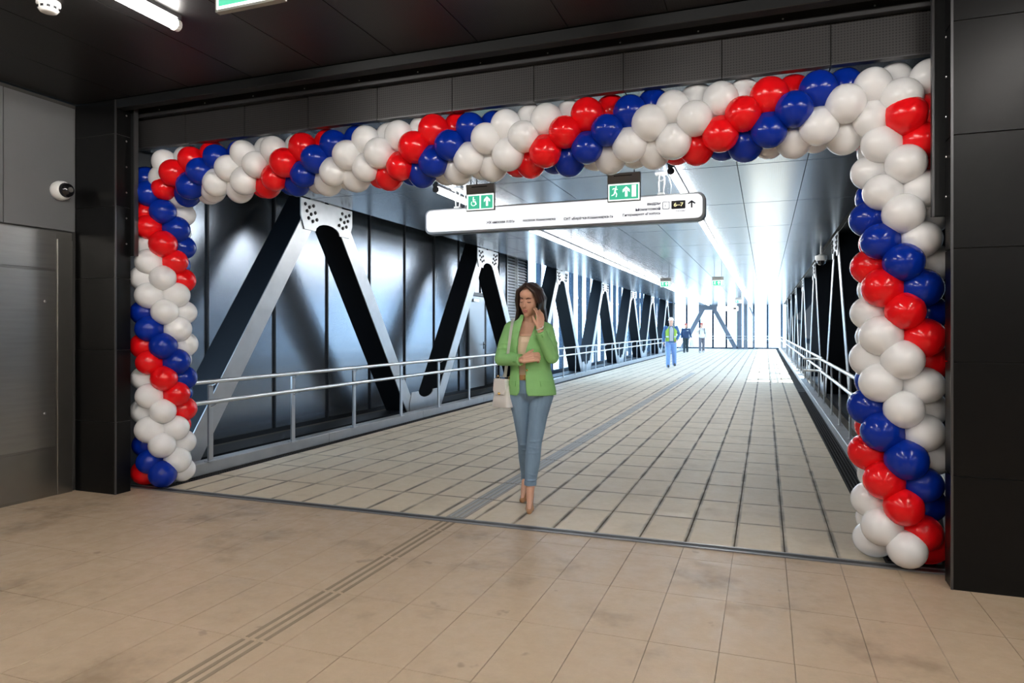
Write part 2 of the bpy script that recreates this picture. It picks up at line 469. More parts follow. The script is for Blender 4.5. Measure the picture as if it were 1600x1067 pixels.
# left wall of the hall: grey cladding, stainless cabinet below
wall_l = bx('wall_left_hall', (XL - .2, XL - .02, YB, YC1, 0, HC), 'black_joint')
struct(wall_l, 'grey clad wall at the left edge of the hall', 'wall')
yy = YC0
for wdt in (.60, 1.2, 1.2, 1.2, 1.2, 1.2, 1.2, 1.2, 1.2):
    y0 = max(YB, yy - wdt)
    bx('panel', (XL - .02, XL, y0 + .004, yy - .004, 2.24, HC - .035), 'grey_panel', wall_l)
    if yy < 3.0: bx('panel', (XL - .02, XL, y0 + .004, yy - .004, .0, 2.232), 'grey_panel', wall_l)
    yy = y0
    if yy <= YB: break
cab = empty('steel_cabinet', (XL, 3.4, 0))
tag(cab, 'brushed stainless steel wall cabinet under grey panels at the left edge', 'cabinet')
bx('body', (-.018, .004, -.9, .845, 0, 2.225), 'stainless_dark', cab)
bx('top_panel', (.004, .012, -.9, .70, 1.905, 2.215), 'stainless', cab, .002)
dr = bx('door', (.004, .016, -.9, .69, .415, 1.885), 'stainless', cab, .002)
for z in (1.63, .70):
    b = BM(); lathe(b, [(0, 0), (.011, 0), (.011, .006), (.007, .009), (0, .009)], 12, Matrix.Translation((.016, .60, z)) @ Matrix.Rotation(PI / 2, 4, 'Y'))
    obj('lock', b, 'screw', dr)
bx('bottom_panel', (.004, .012, -.9, .70, .02, .395), 'stainless_dark', cab, .002)
bx('side_strip', (.004, .014, .712, .845, .0, 2.16), 'stainless_dark', cab, .002)
# remaining hall walls (behind and beside the camera)
wr = bx('wall_right_hall', (XR, XR + .2, YB, YC0, 0, HC), 'grey_panel'); struct(wr, 'grey clad wall at the right of the hall', 'wall')
wb = bx('wall_back_hall', (XL - .2, XR + .2, YB - .2, YB, 0, HC), 'grey_panel'); struct(wb, 'grey clad wall at the back of the hall', 'wall')
# piers with black tiles
def pier(name, x0, x1, label, jamb_x, sgn):
    p = bx(name, (x0 + .012, x1 - .012, YC0 + .012, YC1, 0, HC), 'black_joint'); struct(p, label, 'pillar')
    z = 0.02; rows = []
    rows.append((0, .608));
    z = .615
    while z < HC:
        rows.append((z, min(HC, z + .603))); z += .61
    wx = 1.2
    xs = []
    if sgn < 0: xs = [(x0, x1)]
    else:
        a = x0
        while a < x1: xs.append((a, min(x1, a + wx))); a += wx
    for z0, z1 in rows:
        for a, b_ in xs:
            bx('tile', (a + .003, b_ - .003, YC0, YC0 + .014, z0, z1), 'black_tile', p)
        if sgn < 0: bx('tile', (x1 - .014, x1, YC0 + .016, YC1 - .002, z0, z1), 'black_tile', p)
        else: bx('tile', (x0, x0 + .014, YC0 + .016, YC1 - .002, z0, z1), 'black_tile', p)
    e = x1 if sgn < 0 else x0
    bx('corner_bead', (e - .006, e + .006, YC0 - .004, YC0 + .008, 0, HC), 'corner_steel', p)
    return p
pier('pillar_left', XL, JL, 'black tiled pillar at the left side of the balloon portal', JL, -1)
pier('pillar_right', JR, XR, 'black tiled wall pier right of the balloon portal', JR, 1)
# roller shutter guides
for nm, x0, x1, lab in (('left', JL - .03, JL + .055, 'black steel shutter guide with screws on the left pillar'), ('right', JR - .06, JR + .03, 'black steel shutter guide with screws on the right pier')):
    g_ = empty('shutter_guide', ((x0 + x1) / 2, YC1, 2.03)); tag(g_, lab, 'shutter guide')
    hw = (x1 - x0) / 2
    bx('rail', (-hw, hw, .002, .028, 0, HC - 2.03), 'black_steel', g_, .004)
    s = 1 if nm == 'left' else -1
    bx('lip', (s * hw - .006, s * hw + .006, -.015, .024, 0, HC - 2.03), 'corner_steel', g_)
    ex = JL + .004 if nm == 'left' else JR - .004
    for k in range(6):
        b = BM(); lathe(b, [(0, 0), (.008, 0), (.006, .004), (0, .005)], 10, Matrix.Translation((ex - (x0 + x1) / 2, -.045, .1 + k * .22)) @ Matrix.Rotation((PI / 2) * s, 4, 'Y'))
        obj('screw', b, 'screw', g_)
# lintel with perforated panels, shutter slot above
lint = bx('wall_lintel', (-5.62, 1.5, YP + .02, YP + .05, 3.0, HC + .01), 'black_joint')
struct(lint, 'dark perforated metal lintel above the balloon garland', 'wall')
xj = [-5.30] + [-4.67 + .63 * k for k in range(9)] + [1.0]
for a, b_ in zip(xj[:-1], xj[1:]):
    bx('panel', (a + .003, b_ - .003, YP, YP + .02, 3.0, HC - .07), 'lintel_panel', lint)
    bx('edge_trim', (a + .003, b_ - .003, YP - .004, YP + .052, 2.992, 3.0), 'corner_steel', lint)
slot = empty('shutter_box', (0, YC1, HC)); tag(slot, 'long black roller shutter slot between ceiling and lintel', 'shutter box')
bx('front_rail', (-5.14, .93, -.15, -.06, -.075, 0), 'black_steel', slot, .004)
bx('back_rail', (-5.14, .93, .07, .125, -.095, 0), 'black_steel', slot, .003)
bx('brush_strip', (-5.14, .93, .055, .07, -.10, -.07), 'corner_steel', slot)
for k in range(12):
    b = BM(); lathe(b, [(0, 0), (.006, 0), (.004, .003), (0, .004)], 8, Matrix.Translation((-4.9 + k * .5, .07, -.05)) @ Matrix.Rotation(PI / 2, 4, 'X'))
    obj('screw', b, 'screw', slot)
# dark side returns just behind the piers
bx_l = bx('wall_return_left', (-5.75, -5.55, YC1, 5.0, 0, HC), 'wall_dark'); struct(bx_l, 'dark side return behind the left pillar', 'wall')
bx_r = bx('wall_return_right', (1.25, 1.42, YC1, 5.0, 0, HC), 'wall_dark'); struct(bx_r, 'dark side return behind the right pier', 'wall')

# ------------------------------------------------------------------ bridge ceiling
bc = bx('ceiling_bridge', (-5.47, 2.12, YP + .05, YF + .1, BC + .015, BC + .3), 'ceiling_gap')
rf = bx('roof_edge', (-6.5, -5.4, YP + .05, YE, 3.66, 3.8), 'wall_dark'); struct(rf, 'dark roof edge above the left truss', 'roof')
struct(bc, 'glossy grey metal panel ceiling of the footbridge', 'ceiling')
cj = [-5.45, -4.92, -4.26, -3.60, -2.94, -2.28, -1.615, -.93, -.27, .388, 1.12]
bm_cache = {}
rows = [YP + .055, 5.12] + [5.12 + 2.25 * k for k in range(1, 22)]
rows = [r_ for r_ in rows if r_ < YF] + [YF]
for a, b_ in zip(cj[:-1], cj[1:]):
    for y0, y1 in zip(rows[:-1], rows[1:]):
        key = (round(b_ - a, 3), round(y1 - y0, 3))
        if key not in bm_cache:
            b = BM(); box(b, .004, b_ - a - .004, .009, y1 - y0 - .009, 0, .016)
            o = obj('panel', b, 'bridge_ceiling_panel', bc); o.location = (a, y0, BC); bm_cache[key] = o.data
        else: inst('panel', bm_cache[key], bc, (a, y0, BC))
ec = bx('ceiling_landing', (-9.2, -5.5, YE, YF + .1, BC, BC + .3), 'bridge_ceiling_panel'); struct(ec, 'metal ceiling of the far landing at the left', 'ceiling')

# ------------------------------------------------------------------ trusses
PITCH = 5.65; Y1 = 7.76; NV = 7
HALF_T, HALF_B, ZT, ZB = .405, 2.37, 2.78, 0.0
def truss(name, xf, sgn, label):
    """xf: face towards the walkway; sgn +1 when the walkway lies towards +x."""
    t = empty(name, (xf, Y1, 0)); struct(t, label, 'truss')
    d = .40
    xa, xb = (-d * sgn, -.012 * sgn)
    x0, x1 = min(xa, xb), max(xa, xb)
    f0, f1 = min(0, -.014 * sgn), max(0, -.014 * sgn)
    hw = .135
    slope = (HALF_B - HALF_T) / (ZT - ZB)
    ztop, zbot = 3.30 if sgn > 0 else 3.055, -.06
    def yc(z): return HALF_B - slope * (z - ZB)
    def diag(s):
        b = BM()
        pl = [(s * (yc(zbot) - hw), zbot), (s * (yc(zbot) + hw), zbot), (s * (yc(ztop) + hw), ztop), (s * (yc(ztop) - hw), ztop)]
        # hollow H section: web in the middle of the depth with two flange plates
        prism(b, pl, 'x', x0, x1)
        beam = obj('diagonal_beam', b, 'truss_black_shaded', t)
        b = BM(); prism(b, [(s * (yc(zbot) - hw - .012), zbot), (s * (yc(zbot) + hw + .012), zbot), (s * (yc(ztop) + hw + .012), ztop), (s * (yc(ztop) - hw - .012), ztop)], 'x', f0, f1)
        fl = obj('flange', b, 'truss_silver_lit', beam)  # walkway face of the beam, its brightness painted in as silver
        return beam.data, fl.data, beam, fl
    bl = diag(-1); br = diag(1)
    # top gusset
    def gpoly(top):
        arch = []
        for k in range(9):
            a = PI - PI * k / 8
            arch.append((.27 * math.cos(a), 2.67 + .115 * math.sin(a)))
        p = [(-.57, 3.06), (-.57, 2.84), (-.50, 2.67)] + arch + [(.50, 2.67), (.57, 2.84), (.57, 3.06)]
        if not top: p = [(y_, 3.02 - z_) for y_, z_ in p]
        return p
    fo0, fo1 = min(.001 * sgn, .017 * sgn), max(.001 * sgn, .017 * sgn)
    b = BM(); prism(b, gpoly(True), 'x', fo0, fo1); gt = obj('gusset_plate', b, 'truss_silver_lit', t)
    b = BM()
    for s in (-1, 1):
        for col_ in range(3):
            for rw in range(3):
                y_ = s * (.49 - col_ * .085 - rw * .035); z_ = 2.99 - rw * .085 - (col_ % 2) * .03
                lathe(b, [(0, 0), (.024, 0), (.024, .012), (.016, .02), (0, .022)], 6, Matrix.Translation((.016 * sgn, y_, z_)) @ Matrix.Rotation(PI / 2 * sgn, 4, 'Y'))
    bolts = obj('bolts', b, 'bolt', gt); 
    b = BM(); prism(b, gpoly(False), 'x', fo0, fo1); gb = obj('gusset_plate', b, 'truss_silver_lit', t); gb.location.y = PITCH / 2
    for k in range(1, NV):
        dy = PITCH * k
        for (bd, fd, _b, _f) in (bl, br):
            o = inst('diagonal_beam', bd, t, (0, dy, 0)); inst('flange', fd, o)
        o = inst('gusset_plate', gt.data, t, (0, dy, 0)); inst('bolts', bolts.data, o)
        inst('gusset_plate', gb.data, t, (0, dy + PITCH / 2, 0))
    bx('top_chord', (min(x0, -.55 * sgn), max(x1 - .0, -.05 * sgn) if sgn > 0 else max(x1, .55), -2.7, PITCH * NV - 1.2, 3.27 if sgn > 0 else 3.062, 3.62 if sgn > 0 else 3.45), 'truss_black_shaded', t)
    bx('end_post', (x0, x1, PITCH * NV - 2.9, PITCH * NV - 1.9, -.1, 3.06), 'truss_black_shaded', t)
    bx('bottom_chord', (x0, x1, -2.7, PITCH * NV - 1.2, -.3, .06), 'truss_black_shaded', t)
    return t
truss('truss_left', TL, 1, 'row of dark steel V beams, lit faces coloured silver and shaded sides black, along the left side of the bridge')
truss('truss_right', TR, -1, 'row of dark steel V beams, lit faces coloured silver and shaded sides black, along the right side of the bridge')

# ------------------------------------------------------------------ bridge side walls
def side_wall(name, xw, sgn, y0, y1, label, mp):
    wl_ = bx(name, (min(xw, xw - .12 * sgn), max(xw, xw - .12 * sgn), 4.98, y1, -.1, 3.66), 'wall_dark'); struct(wl_, label, 'wall')
    yy = y0
    while yy < y1 - .2:
        y2 = min(yy + 1.2, y1)
        bx('panel', (min(xw, xw + .02 * sgn), max(xw, xw + .02 * sgn), yy + .012, y2 - .012, .05, 3.62), mp, wl_, .004)
        bx('cap_strip', (min(xw + .012 * sgn, xw + .045 * sgn), max(xw + .012 * sgn, xw + .045 * sgn), y2 - .02, y2 + .004, .05, 3.62), 'wall_dark', wl_)
        yy = y2
    return wl_
wleft = side_wall('wall_left', WL, 1, 5.26, 16.6, 'grey metal clad wall behind the left truss', 'wall_panel')
wright = side_wall('wall_right', WR, -1, 5.26, 19.2, 'dark metal clad wall behind the right truss', 'wall_panel')
# louvre panel
lv = empty('louvre_panel', (WL, 17.4, 0)); tag(lv, 'pale grey ventilation louvre with horizontal slats at the end of the left wall', 'louvre')
bx('backing', (-.12, -.03, -.8, .8, -.1, 3.66), 'wall_dark', lv)
for ys in (-.79, -.01, .77):
    bx('frame', (-.03, .05, ys - .02, ys + .02, .05, 3.62), 'louvre_slat' if ys < .7 else 'mullion', lv)
b = BM(); box(b, -.028, .028, -.375, .375, -.004, .004)
for v in b.verts: v.co.z += -v.co.x * 1.0
sl = None
for k in range(44):
    for yc_ in (-.4, .38):
        if sl is None: sl = obj('slat', b, 'louvre_slat', lv); sl.location = (.01, yc_, .12 + k * .078); sl = sl.data
        else: inst('slat', sl, lv, (.01, yc_, .12 + k * .078))
# service door in the left wall
d1 = empty('door_1', (WL + .02, 14.6, 0)); struct(d1, 'grey metal service door with lever handle behind the left truss', 'door')
bx('door_leaf', (0, .035, -.46, .46, .06, 2.15), 'door_grey', d1, .004)
for s in (-1, 1): bx('frame', (0, .05, s * .5 - .035, s * .5 + .035, .05, 2.22), 'wall_dark', d1)
bx('frame', (0, .05, -.535, .535, 2.16, 2.24), 'wall_dark', d1)
bx('closer', (.035, .085, -.3, .0, 2.02, 2.09), 'rail_steel', d1, .006)
b = BM(); tube(b, [(.035, .38, 1.04), (.085, .38, 1.04)], .011, 8); tube(b, [(.085, .39, 1.04), (.085, .26, 1.04)], .011, 8); box(b, .035, .042, .355, .405, .93, 1.1)
obj('handle', b, 'dark_plastic', d1)
# glazing
def glazing(name, axis, c, a0, a1, step, label, z0=.06, z1=BC + .1, mw=.035, md=.10):
    g_ = empty(name, (c, a0, 0) if axis == 'y' else (a0, c, 0)); struct(g_, label, 'window')
    L = a1 - a0; n = max(1, round(L / step)); st = L / n
    def bb(nm, u0, u1, d0, d1_, zz0, zz1, m_):
        return bx(nm, (d0, d1_, u0, u1, zz0, zz1) if axis == 'y' else (u0, u1, d0, d1_, zz0, zz1), m_, g_)
    pane = mul = None
    for k in range(n + 1):
        u = k * st
        loc = (0, u, 0) if axis == 'y' else (u, 0, 0)
        if mul is None: mul = bb('mullion', -mw, mw, -md / 2, md / 2, z0, z1, 'mullion').data
        else: inst('mullion', mul, g_, loc)
        if k < n:
            if pane is None: pane = bb('pane', mw, st - mw, -.006, .006, z0 + .05, z1 - .05, 'clear_glass').data
            else: inst('pane', pane, g_, loc)
    bb('sill', 0, L, -md / 2 - .005, md / 2 + .005, -.1, z0 + .05, 'mullion')
    bb('head', 0, L, -md / 2 - .005, md / 2 + .005, z1 - .05, z1 + .3, 'mullion')
    return g_
glazing('window_1', 'y', WL - .03, 18.22, YE, 1.2, 'long run of tall glass panes with navy mullions on the left side of the bridge', z1=3.6, mw=.065, md=.14)
glazing('window_2', 'y', WR + .03, 19.22, YF, 1.2, 'long run of sunlit tall glass panes on the right side of the bridge', mw=.05)
glazing('window_3', 'x', YF, -9.0, WR, .92, 'glass wall closing the far end of the bridge', mw=.07)
glazing('window_4', 'y', -9.0, YE, YF, 1.2, 'glass wall at the left end of the far landing')
glazing('window_5', 'x', YE, -9.0, WL - .05, 1.2, 'glass wall beside the far landing facing the portal')
# far end structure: truss frame and two columns behind the glass
ft = empty('far_truss', (-3.79, YF - .35, 0)); struct(ft, 'dark steel A shaped brace at the far glass wall', 'truss')
for s in (-1, 1):
    b = BM(); prism(b, [(s * .30 - .16, 2.98), (s * .30 + .16, 2.98), (s * 1.85 + .17, 0), (s * 1.85 - .17, 0)], 'y', -.15, .15); obj('diagonal_beam', b, 'far_steel', ft)
bx('top_plate', (-.62, .62, -.17, .17, 2.75, BC), 'far_steel', ft)
for x_, lab, wd in ((-1.72, 'wider dark steel column at the far glass wall', .17), (-1.30, 'narrower dark steel column at the far glass wall', .13)):
    cl = empty('steel_column', (x_, YF - .35, 0)); tag(cl, lab, 'column')
    bx('shaft', (-wd, wd, -.15, .15, 0, BC), 'far_steel', cl); bx('base_plate', (-wd - .04, wd + .04, -.2, .2, 0, .03), 'far_steel', cl)
dp = BM(); tube(dp, [(-1.05, YF - .4, 2.95), (-.9, YF - .4, 2.6), (-.75, YF - .4, 2.2), (-.72, YF - .4, 0)], .05, 8)
tag(obj('drain_pipe', dp, 'far_steel', smooth=True), 'thin grey bent pipe beside the far steel columns', 'pipe')

# ------------------------------------------------------------------ handrails
def handrail(name, path, posts, side, label, heights=(.90, .705)):
    """path: list of (x,y) of the rail; posts: (x,y) where posts stand; side: x offset from rail to post."""
    h = empty(name, (path[0][0], path[0][1], 0)); tag(h, label, 'handrail')
    ox, oy = path[0]
    for z in heights:
        b = BM(); tube(b, [(x - ox, y - oy, z) for x, y in path], .021, 12); obj('rail', b, 'rail_steel', h, True)
    pme = bme = None
    for x, y in posts:
        if pme is None:
            b = BM(); box(b, -.010, .010, -.028, .028, .1, .86); 
            box(b, -.03, .03, -.05, .05, .113, .123)
            p = obj('post', b, 'post_steel', h); pme = p.data; p.location = (x - ox + side, y - oy, 0)
            b = BM(); pts = []
            for k in range(7):
                a = -PI / 2 + PI / 2 * k / 6 * 1.0
                pts.append((-side * (.5 - .5 * math.sin(a + PI / 2)) * 0 - side * (1 - math.cos(PI / 2 * k / 6)), 0, -.055 + .04 * math.sin(PI / 2 * k / 6)))
            tube(b, [(0, 0, -.055)] + [(-side * (k / 6), 0, -.055 + .04 * (k / 6) ** 2) for k in range(1, 7)], .006, 6)
            bme = None
            br_ = obj('bracket', b, 'rail_steel', p, True); bme = br_.data; br_.location = (0, 0, heights[0])
            inst('bracket', bme, p, (0, 0, heights[1]))
        else:
            p = inst('post', pme, h, (x - ox + side, y - oy, 0))
            if y < 30:
                for z in heights: inst('bracket', bme, p, (0, 0, z))
    return h
LP = [(-4.98, 5.25 + 1.243 * k) for k in range(33)]
handrail('handrail', [(-4.96, 4.86), (-4.96, YE - .2)], LP, -.085, 'two rail stainless handrail along the left side of the bridge')
handrail('handrail', [(.86, 5.0), (.86, 12.35), (.80, 12.55), (.60, 12.6)], [(.86, 5.3 + 1.2 * k) for k in range(6)], .07, 'short near section of stainless handrail turning inward on the right side')
handrail('handrail', [(.90, 12.7), (.90, YF - .8)], [(.90, 13.0 + 1.243 * k) for k in range(30)], .05, 'long far section of stainless handrail on the right side of the bridge')
handrail('handrail', [(-8.6, YF - .75), (.95, YF - .75)], [(-8.5 + 1.2 * k, YF - .75) for k in range(8)], .0, 'stainless handrail across the far end of the bridge')

# ------------------------------------------------------------------ lamps
def lamp(x, y0, y1, z, mt, label, group, hang=.0):
    l_ = empty('linear_lamp', (x, y0, z)); tag(l_, label, 'lamp', group)
    L = y1 - y0
    b = BM(); box(b, -.03, .03, .0, L, .035, .06); obj('mount_rail', b, 'lamp_body', l_)
    b = BM(); tube(b, [(0, .03, 0), (0, L - .03, 0)], .031, 12, False); obj('tube', b, mt, l_, True)
    for yy in (0, L - .03):
        b = BM(); tube(b, [(0, yy, 0), (0, yy + .03, 0)], .037, 14); obj('end_cap', b, 'lamp_cap' if mt == 'bridge_tube' and yy == 0 else 'white_plastic', l_)
    return l_
for x, nm in ((-3.57, 'left'), (-.905, 'right')):
    for k in range(14):
        y0 = 7.12 + k * 2.9; y1 = min(YF - 2, y0 + 2.88)
        lamp(x, y0, y1, BC - .06, 'bridge_tube', f'white tube lamp, {ordinal(k)} from the portal in the {nm} ceiling row', 'tube lamps in two rows under the bridge ceiling')
for x, nm in ((-3.42, 'left'), (-.9, 'middle'), (1.7, 'right'), (4.2, 'outer right')):
    for k in range(3):
        y1 = 3.28 - k * 3.0; 
        lamp(x, y1 - 1.9, y1, HC - .06, 'hall_tube', f'white tube lamp, {ordinal(k)} from the lintel in the {nm} row of the hall ceiling', 'tube lamps under the hall ceiling')

# ------------------------------------------------------------------ signs
def text_mesh(s, name, m, parent, x0, x1, z0, z1, y, bold=0.0):
    cu = bpy.data.curves.new(name, 'FONT'); cu.body = s; cu.size = 1; cu.offset = bold
    o = bpy.data.objects.new(name, cu); C.objects.link(o)
    dg = bpy.context.evaluated_depsgraph_get(); me = bpy.data.meshes.new_from_object(o.evaluated_get(dg))
    bpy.data.objects.remove(o); bpy.data.curves.remove(cu)
    xs = [v.co.x for v in me.vertices]; ys = [v.co.y for v in me.vertices]
    ax, bx_, ay, by = min(xs), max(xs), min(ys), max(ys)
    for v in me.vertices:
        v.co = ((v.co.x - ax) / (bx_ - ax) * (x1 - x0) + x0, y, (v.co.y - ay) / (by - ay) * (z1 - z0) + z0)
    me.materials.clear()
    return link(name, me, m, parent)
def rrect(x0, x1, z0, z1, r, n=6):
    p = []
    for cx_, cz_, a0 in ((x1 - r, z1 - r, 0), (x0 + r, z1 - r, 90), (x0 + r, z0 + r, 180), (x1 - r, z0 + r, 270)):
        for k in range(n + 1):
            a = R(a0 + 90 * k / n); p.append((cx_ + r * math.cos(a), cz_ + r * math.sin(a)))
    return p
SY = 7.45; SX0, SX1 = -3.84, -.585; SZ0, SZ1 = 2.53, 2.83
sg = empty('wayfinding_sign', (0, SY, 0)); tag(sg, 'long white lightbox direction sign with rounded ends hanging under the ceiling', 'sign')
b = BM(); prism(b, rrect(SX0, SX1, SZ0, SZ1, .075), 'y', -.055, .055); obj('housing', b, 'sign_side', sg)
b = BM(); prism(b, rrect(SX0 + .004, SX1 - .004, SZ0 + .004, SZ1 - .004, .072), 'y', -.066, -.055); obj('rim', b, 'sign_rim', sg)
b = BM(); prism(b, rrect(SX0 + .022, SX1 - .03, SZ0 + .03, SZ1 - .02, .06), 'y', -.070, -.066); obj('light_face', b, 'sign_white', sg)
def spx(px, py=0): return at(px, py, SY - .07)
def sign_text(s, px0, px1, py0, py1, m='sign_text', bold=.0):
    a, c = spx(px0, py1), spx(px1, py0)
    zc = lambda p: p
    return text_mesh(s, 'lettering', m, sg, a.x, c.x, 0, 1, -.0712, bold)
def place_text(s, px0, px1, pyc, h, m='sign_text', bold=.04):
    c = spx((px0 + px1) / 2, pyc); a, e = spx(px0), spx(px1)
    return text_mesh(s, 'lettering', m, sg, a.x, e.x, c.z - h / 2, c.z + h / 2, -.0712, bold)
place_text('ЖК «Москва А101»', 760, 804, 346.5, .034)
place_text('посёлок Коммунарка', 817, 868, 343.5, .038)
place_text('СНТ «Берёзка-Коммунарка-1»', 881, 958, 340.5, .040)
place_text('Гипермаркет «Глобус»', 973, 1032, 335, .036)
place_text('андры', 1011, 1032, 319, .036)
place_text('Монаховой', 993, 1032, 326.5, .034)
def rect_on_sign(nm, px0, px1, py0, py1, m, y=-.0712, r=.008):
    a, c = spx(px0, py1), spx(px1, py0)
    cz = (spx((px0 + px1) / 2, py1).z, spx((px0 + px1) / 2, py0).z)
    b = BM(); prism(b, rrect(a.x, c.x, cz[0], cz[1], r, 3), 'y', y - .0006, y); return obj(nm, b, m, sg), (a.x, c.x, cz[0], cz[1])
o_, (ax, bx2, az, bz) = rect_on_sign('number_box', 1049, 1071, 313.2, 326.2, 'sign_icon')
text_mesh('6–7', 'lettering', 'sign_yellow', sg, ax + .025, bx2 - .02, az + .025, bz - .022, -.0722, .02)
place_text('Выходы', 1056, 1071, 329.3, .016, 'sign_text_faint')
o_, (ax, bx2, az, bz) = rect_on_sign('stop_icon', 1035, 1046.5, 314.8, 327, 'sign_text_faint', r=.012)
b = BM(); prism(b, rrect(ax + .007, bx2 - .007, az + .007, bz - .007, .01, 3), 'y', -.0724, -.0719); obj('stop_icon_face', b, 'sign_white', sg)
text_mesh('t.', 'lettering', 'sign_text_faint', sg, ax + .025, ax + .05, az + .025, az + .05, -.0728)
a, e = spx(1075), spx(1086.5); cx_ = (a.x + e.x) / 2; zb, zt = spx(1080, 324.5).z, spx(1080, 312.5).z
b = BM(); hw = (e.x - a.x) / 2
prism(b, [(cx_ - .008, zb), (cx_ + .008, zb), (cx_ + .008, zt - .02), (cx_ - .008, zt - .02)], 'y', -.0716, -.071)
prism(b, [(cx_, zt), (cx_, zt - .022), (cx_ - hw + .005, zt - hw - .005), (cx_ - hw - .004, zt - hw + .006)], 'y', -.0716, -.071)
prism(b, [(cx_, zt), (cx_, zt - .022), (cx_ + hw - .005, zt - hw - .005), (cx_ + hw + .004, zt - hw + .006)], 'y', -.0716, -.071)
obj('arrow', b, 'sign_icon', sg)
for px in (715, 1033):
    xh = at(px, 290, SY).x
    h_ = empty('hanger', (xh, 0, 0)); h_.parent = sg
    bx('ceiling_plate', (-.06, .06, -.04, .04, BC - .02, BC), 'white_plastic', h_)
    b = BM(); tube(b, [(-.02, 0, BC - .02), (-.028, 0, BC - .1), (-.022, 0, SZ1)], .008, 8); tube(b, [(.03, 0, BC - .02), (.034, 0, BC - .1), (.02, 0, SZ1)], .008, 8)
    tube(b, [(.03 * math.cos(k * PI / 4), 0, BC - .055 + .03 * math.sin(k * PI / 4)) for k in range(9)], .007, 6)
    obj('clamp', b, 'wire', h_, True)
    b = BM(); tube(b, [(.06, 0, BC - .02), (.085, 0, BC - .06), (.105, 0, BC - .14), (.10, 0, SZ1)], .005, 6); obj('cable', b, 'wire', h_, True)
    bx('foot', (-.035, .035, -.03, .03, SZ1 - .002, SZ1 + .025), 'white_plastic', h_)

def runner(b, cx, cz, s, y):
    d = .0006
    def lim(p, q, w):
        p, q = Vector(p), Vector(q); n = Vector((-(q - p).y, (q - p).x)).normalized() * w
        prism(b, [tuple((cx + (v.x) * s, cz + v.y * s)) for v in (p + n, q + n, q - n, p - n)], 'y', y - d, y)
    prism(b, [(cx + (.12 + .11 * math.cos(k * PI / 5)) * s, cz + (.80 + .11 * math.sin(k * PI / 5)) * s) for k in range(10)], 'y', y - d, y)
    lim((.05, .62), (-.05, .15), .12); lim((.05, .58), (.35, .42), .05); lim((.02, .58), (-.28, .62), .05); lim((-.28, .62), (-.4, .42), .05)
    lim((0, .1), (.22, -.25), .075); lim((.22, -.25), (.12, -.65), .065); lim((-.08, .1), (-.2, -.3), .075); lim((-.2, -.3), (-.55, -.42), .065)
def wheelchair(b, cx, cz, s, y):
    d = .0006
    def lim(p, q, w):
        p, q = Vector(p), Vector(q); n = Vector((-(q - p).y, (q - p).x)).normalized() * w
        prism(b, [tuple((cx + v.x * s, cz + v.y * s)) for v in (p + n, q + n, q - n, p - n)], 'y', y - d, y)
    prism(b, [(cx + (-.02 + .12 * math.cos(k * PI / 5)) * s, cz + (.75 + .12 * math.sin(k * PI / 5)) * s) for k in range(10)], 'y', y - d, y)
    lim((-.05, .6), (.0, .0), .1); lim((0, .0), (.35, .0), .09); lim((.35, .02), (.5, -.5), .08); lim((-.02, .38), (.35, .32), .06)
    for k in range(9):
        a0, a1 = R(130 + k * 26), R(130 + (k + 1) * 26)
        lim((.42 * math.cos(a0), -.25 + .42 * math.sin(a0)), (.42 * math.cos(a1), -.25 + .42 * math.sin(a1)), .05)
def up_arrow(b, cx, cz, s, y):
    d = .0006
    prism(b, [(cx - .17 * s, cz - .7 * s), (cx + .17 * s, cz - .7 * s), (cx + .17 * s, cz + .2 * s), (cx - .17 * s, cz + .2 * s)], 'y', y - d, y)
    for g in (-1, 1):
        prism(b, [(cx, cz + .75 * s), (cx, cz + .35 * s), (cx + g * .5 * s, cz - .1 * s), (cx + g * .5 * s, cz + .28 * s)], 'y', y - d, y)
def exit_sign(x, y, kind, label, hang=True, w_=.29, z0=2.52, z1=2.77, top=BC):
    e_ = empty('exit_sign', (x, y, z0)); tag(e_, label, 'exit sign', 'green emergency exit signs')
    h = z1 - z0; hw = w_ / 2; gh = .155
    b = BM(); box(b, -hw, hw, -.02, .02, gh + .005, h); obj('housing', b, 'exit_housing', e_, bevel=.003)
    b = BM(); box(b, -hw, hw, -.012, .012, 0, gh + .005); obj('frame', b, 'exit_housing', e_)
    bx('vent', (-hw * .6, hw * .5, -.0215, -.0195, h - .03, h - .022), 'dark_plastic', e_)
    b = BM(); box(b, -hw + .008, hw - .008, -.0145, -.012, .008, gh); obj('light_face', b, 'exit_white', e_)
    b = BM()
    if kind == 'wheel':
        box(b, -hw + .022, -.006, -.0155, -.0145, .018, gh - .012); box(b, .008, hw - .018, -.0155, -.0145, .018, gh - .012)
    else: box(b, -hw + .018, hw - .018, -.0155, -.0145, .018, gh - .012)
    obj('green_field', b, 'exit_green', e_)
    b = BM()
    if kind == 'wheel': wheelchair(b, -.068, .085, .055, -.0156); up_arrow(b, .07, .083, .062, -.0156)
    else:
        runner(b, -.075, .08, .06, -.0156); up_arrow(b, .022, .083, .062, -.0156)
        bx('door_symbol', (.07, .108, -.0162, -.0156, .035, gh - .018), 'exit_white', e_)
    obj('pictogram', b, 'exit_white', e_)
    for xx in ((-.09, .09) if kind != 'wheel' else (-.1, -.04, .1)):
        b = BM(); tube(b, [(xx, 0, h - .002), (xx, 0, top - z0)], .005, 6); obj('suspension_rod', b, 'lamp_cap', e_)
    return e_
exit_sign(-2.53, 6.0, 'wheel', 'green exit sign with wheelchair and arrow pictograms near the portal')
exit_sign(-1.165, 6.0, 'run', 'green exit sign with running figure, arrow and door near the portal')
exit_sign(-2.51, 18.7, 'run', 'small pale green exit sign far along the bridge by the left lamp row')
exit_sign(-1.165, 18.7, 'run', 'small pale green exit sign far along the bridge by the right lamp row')
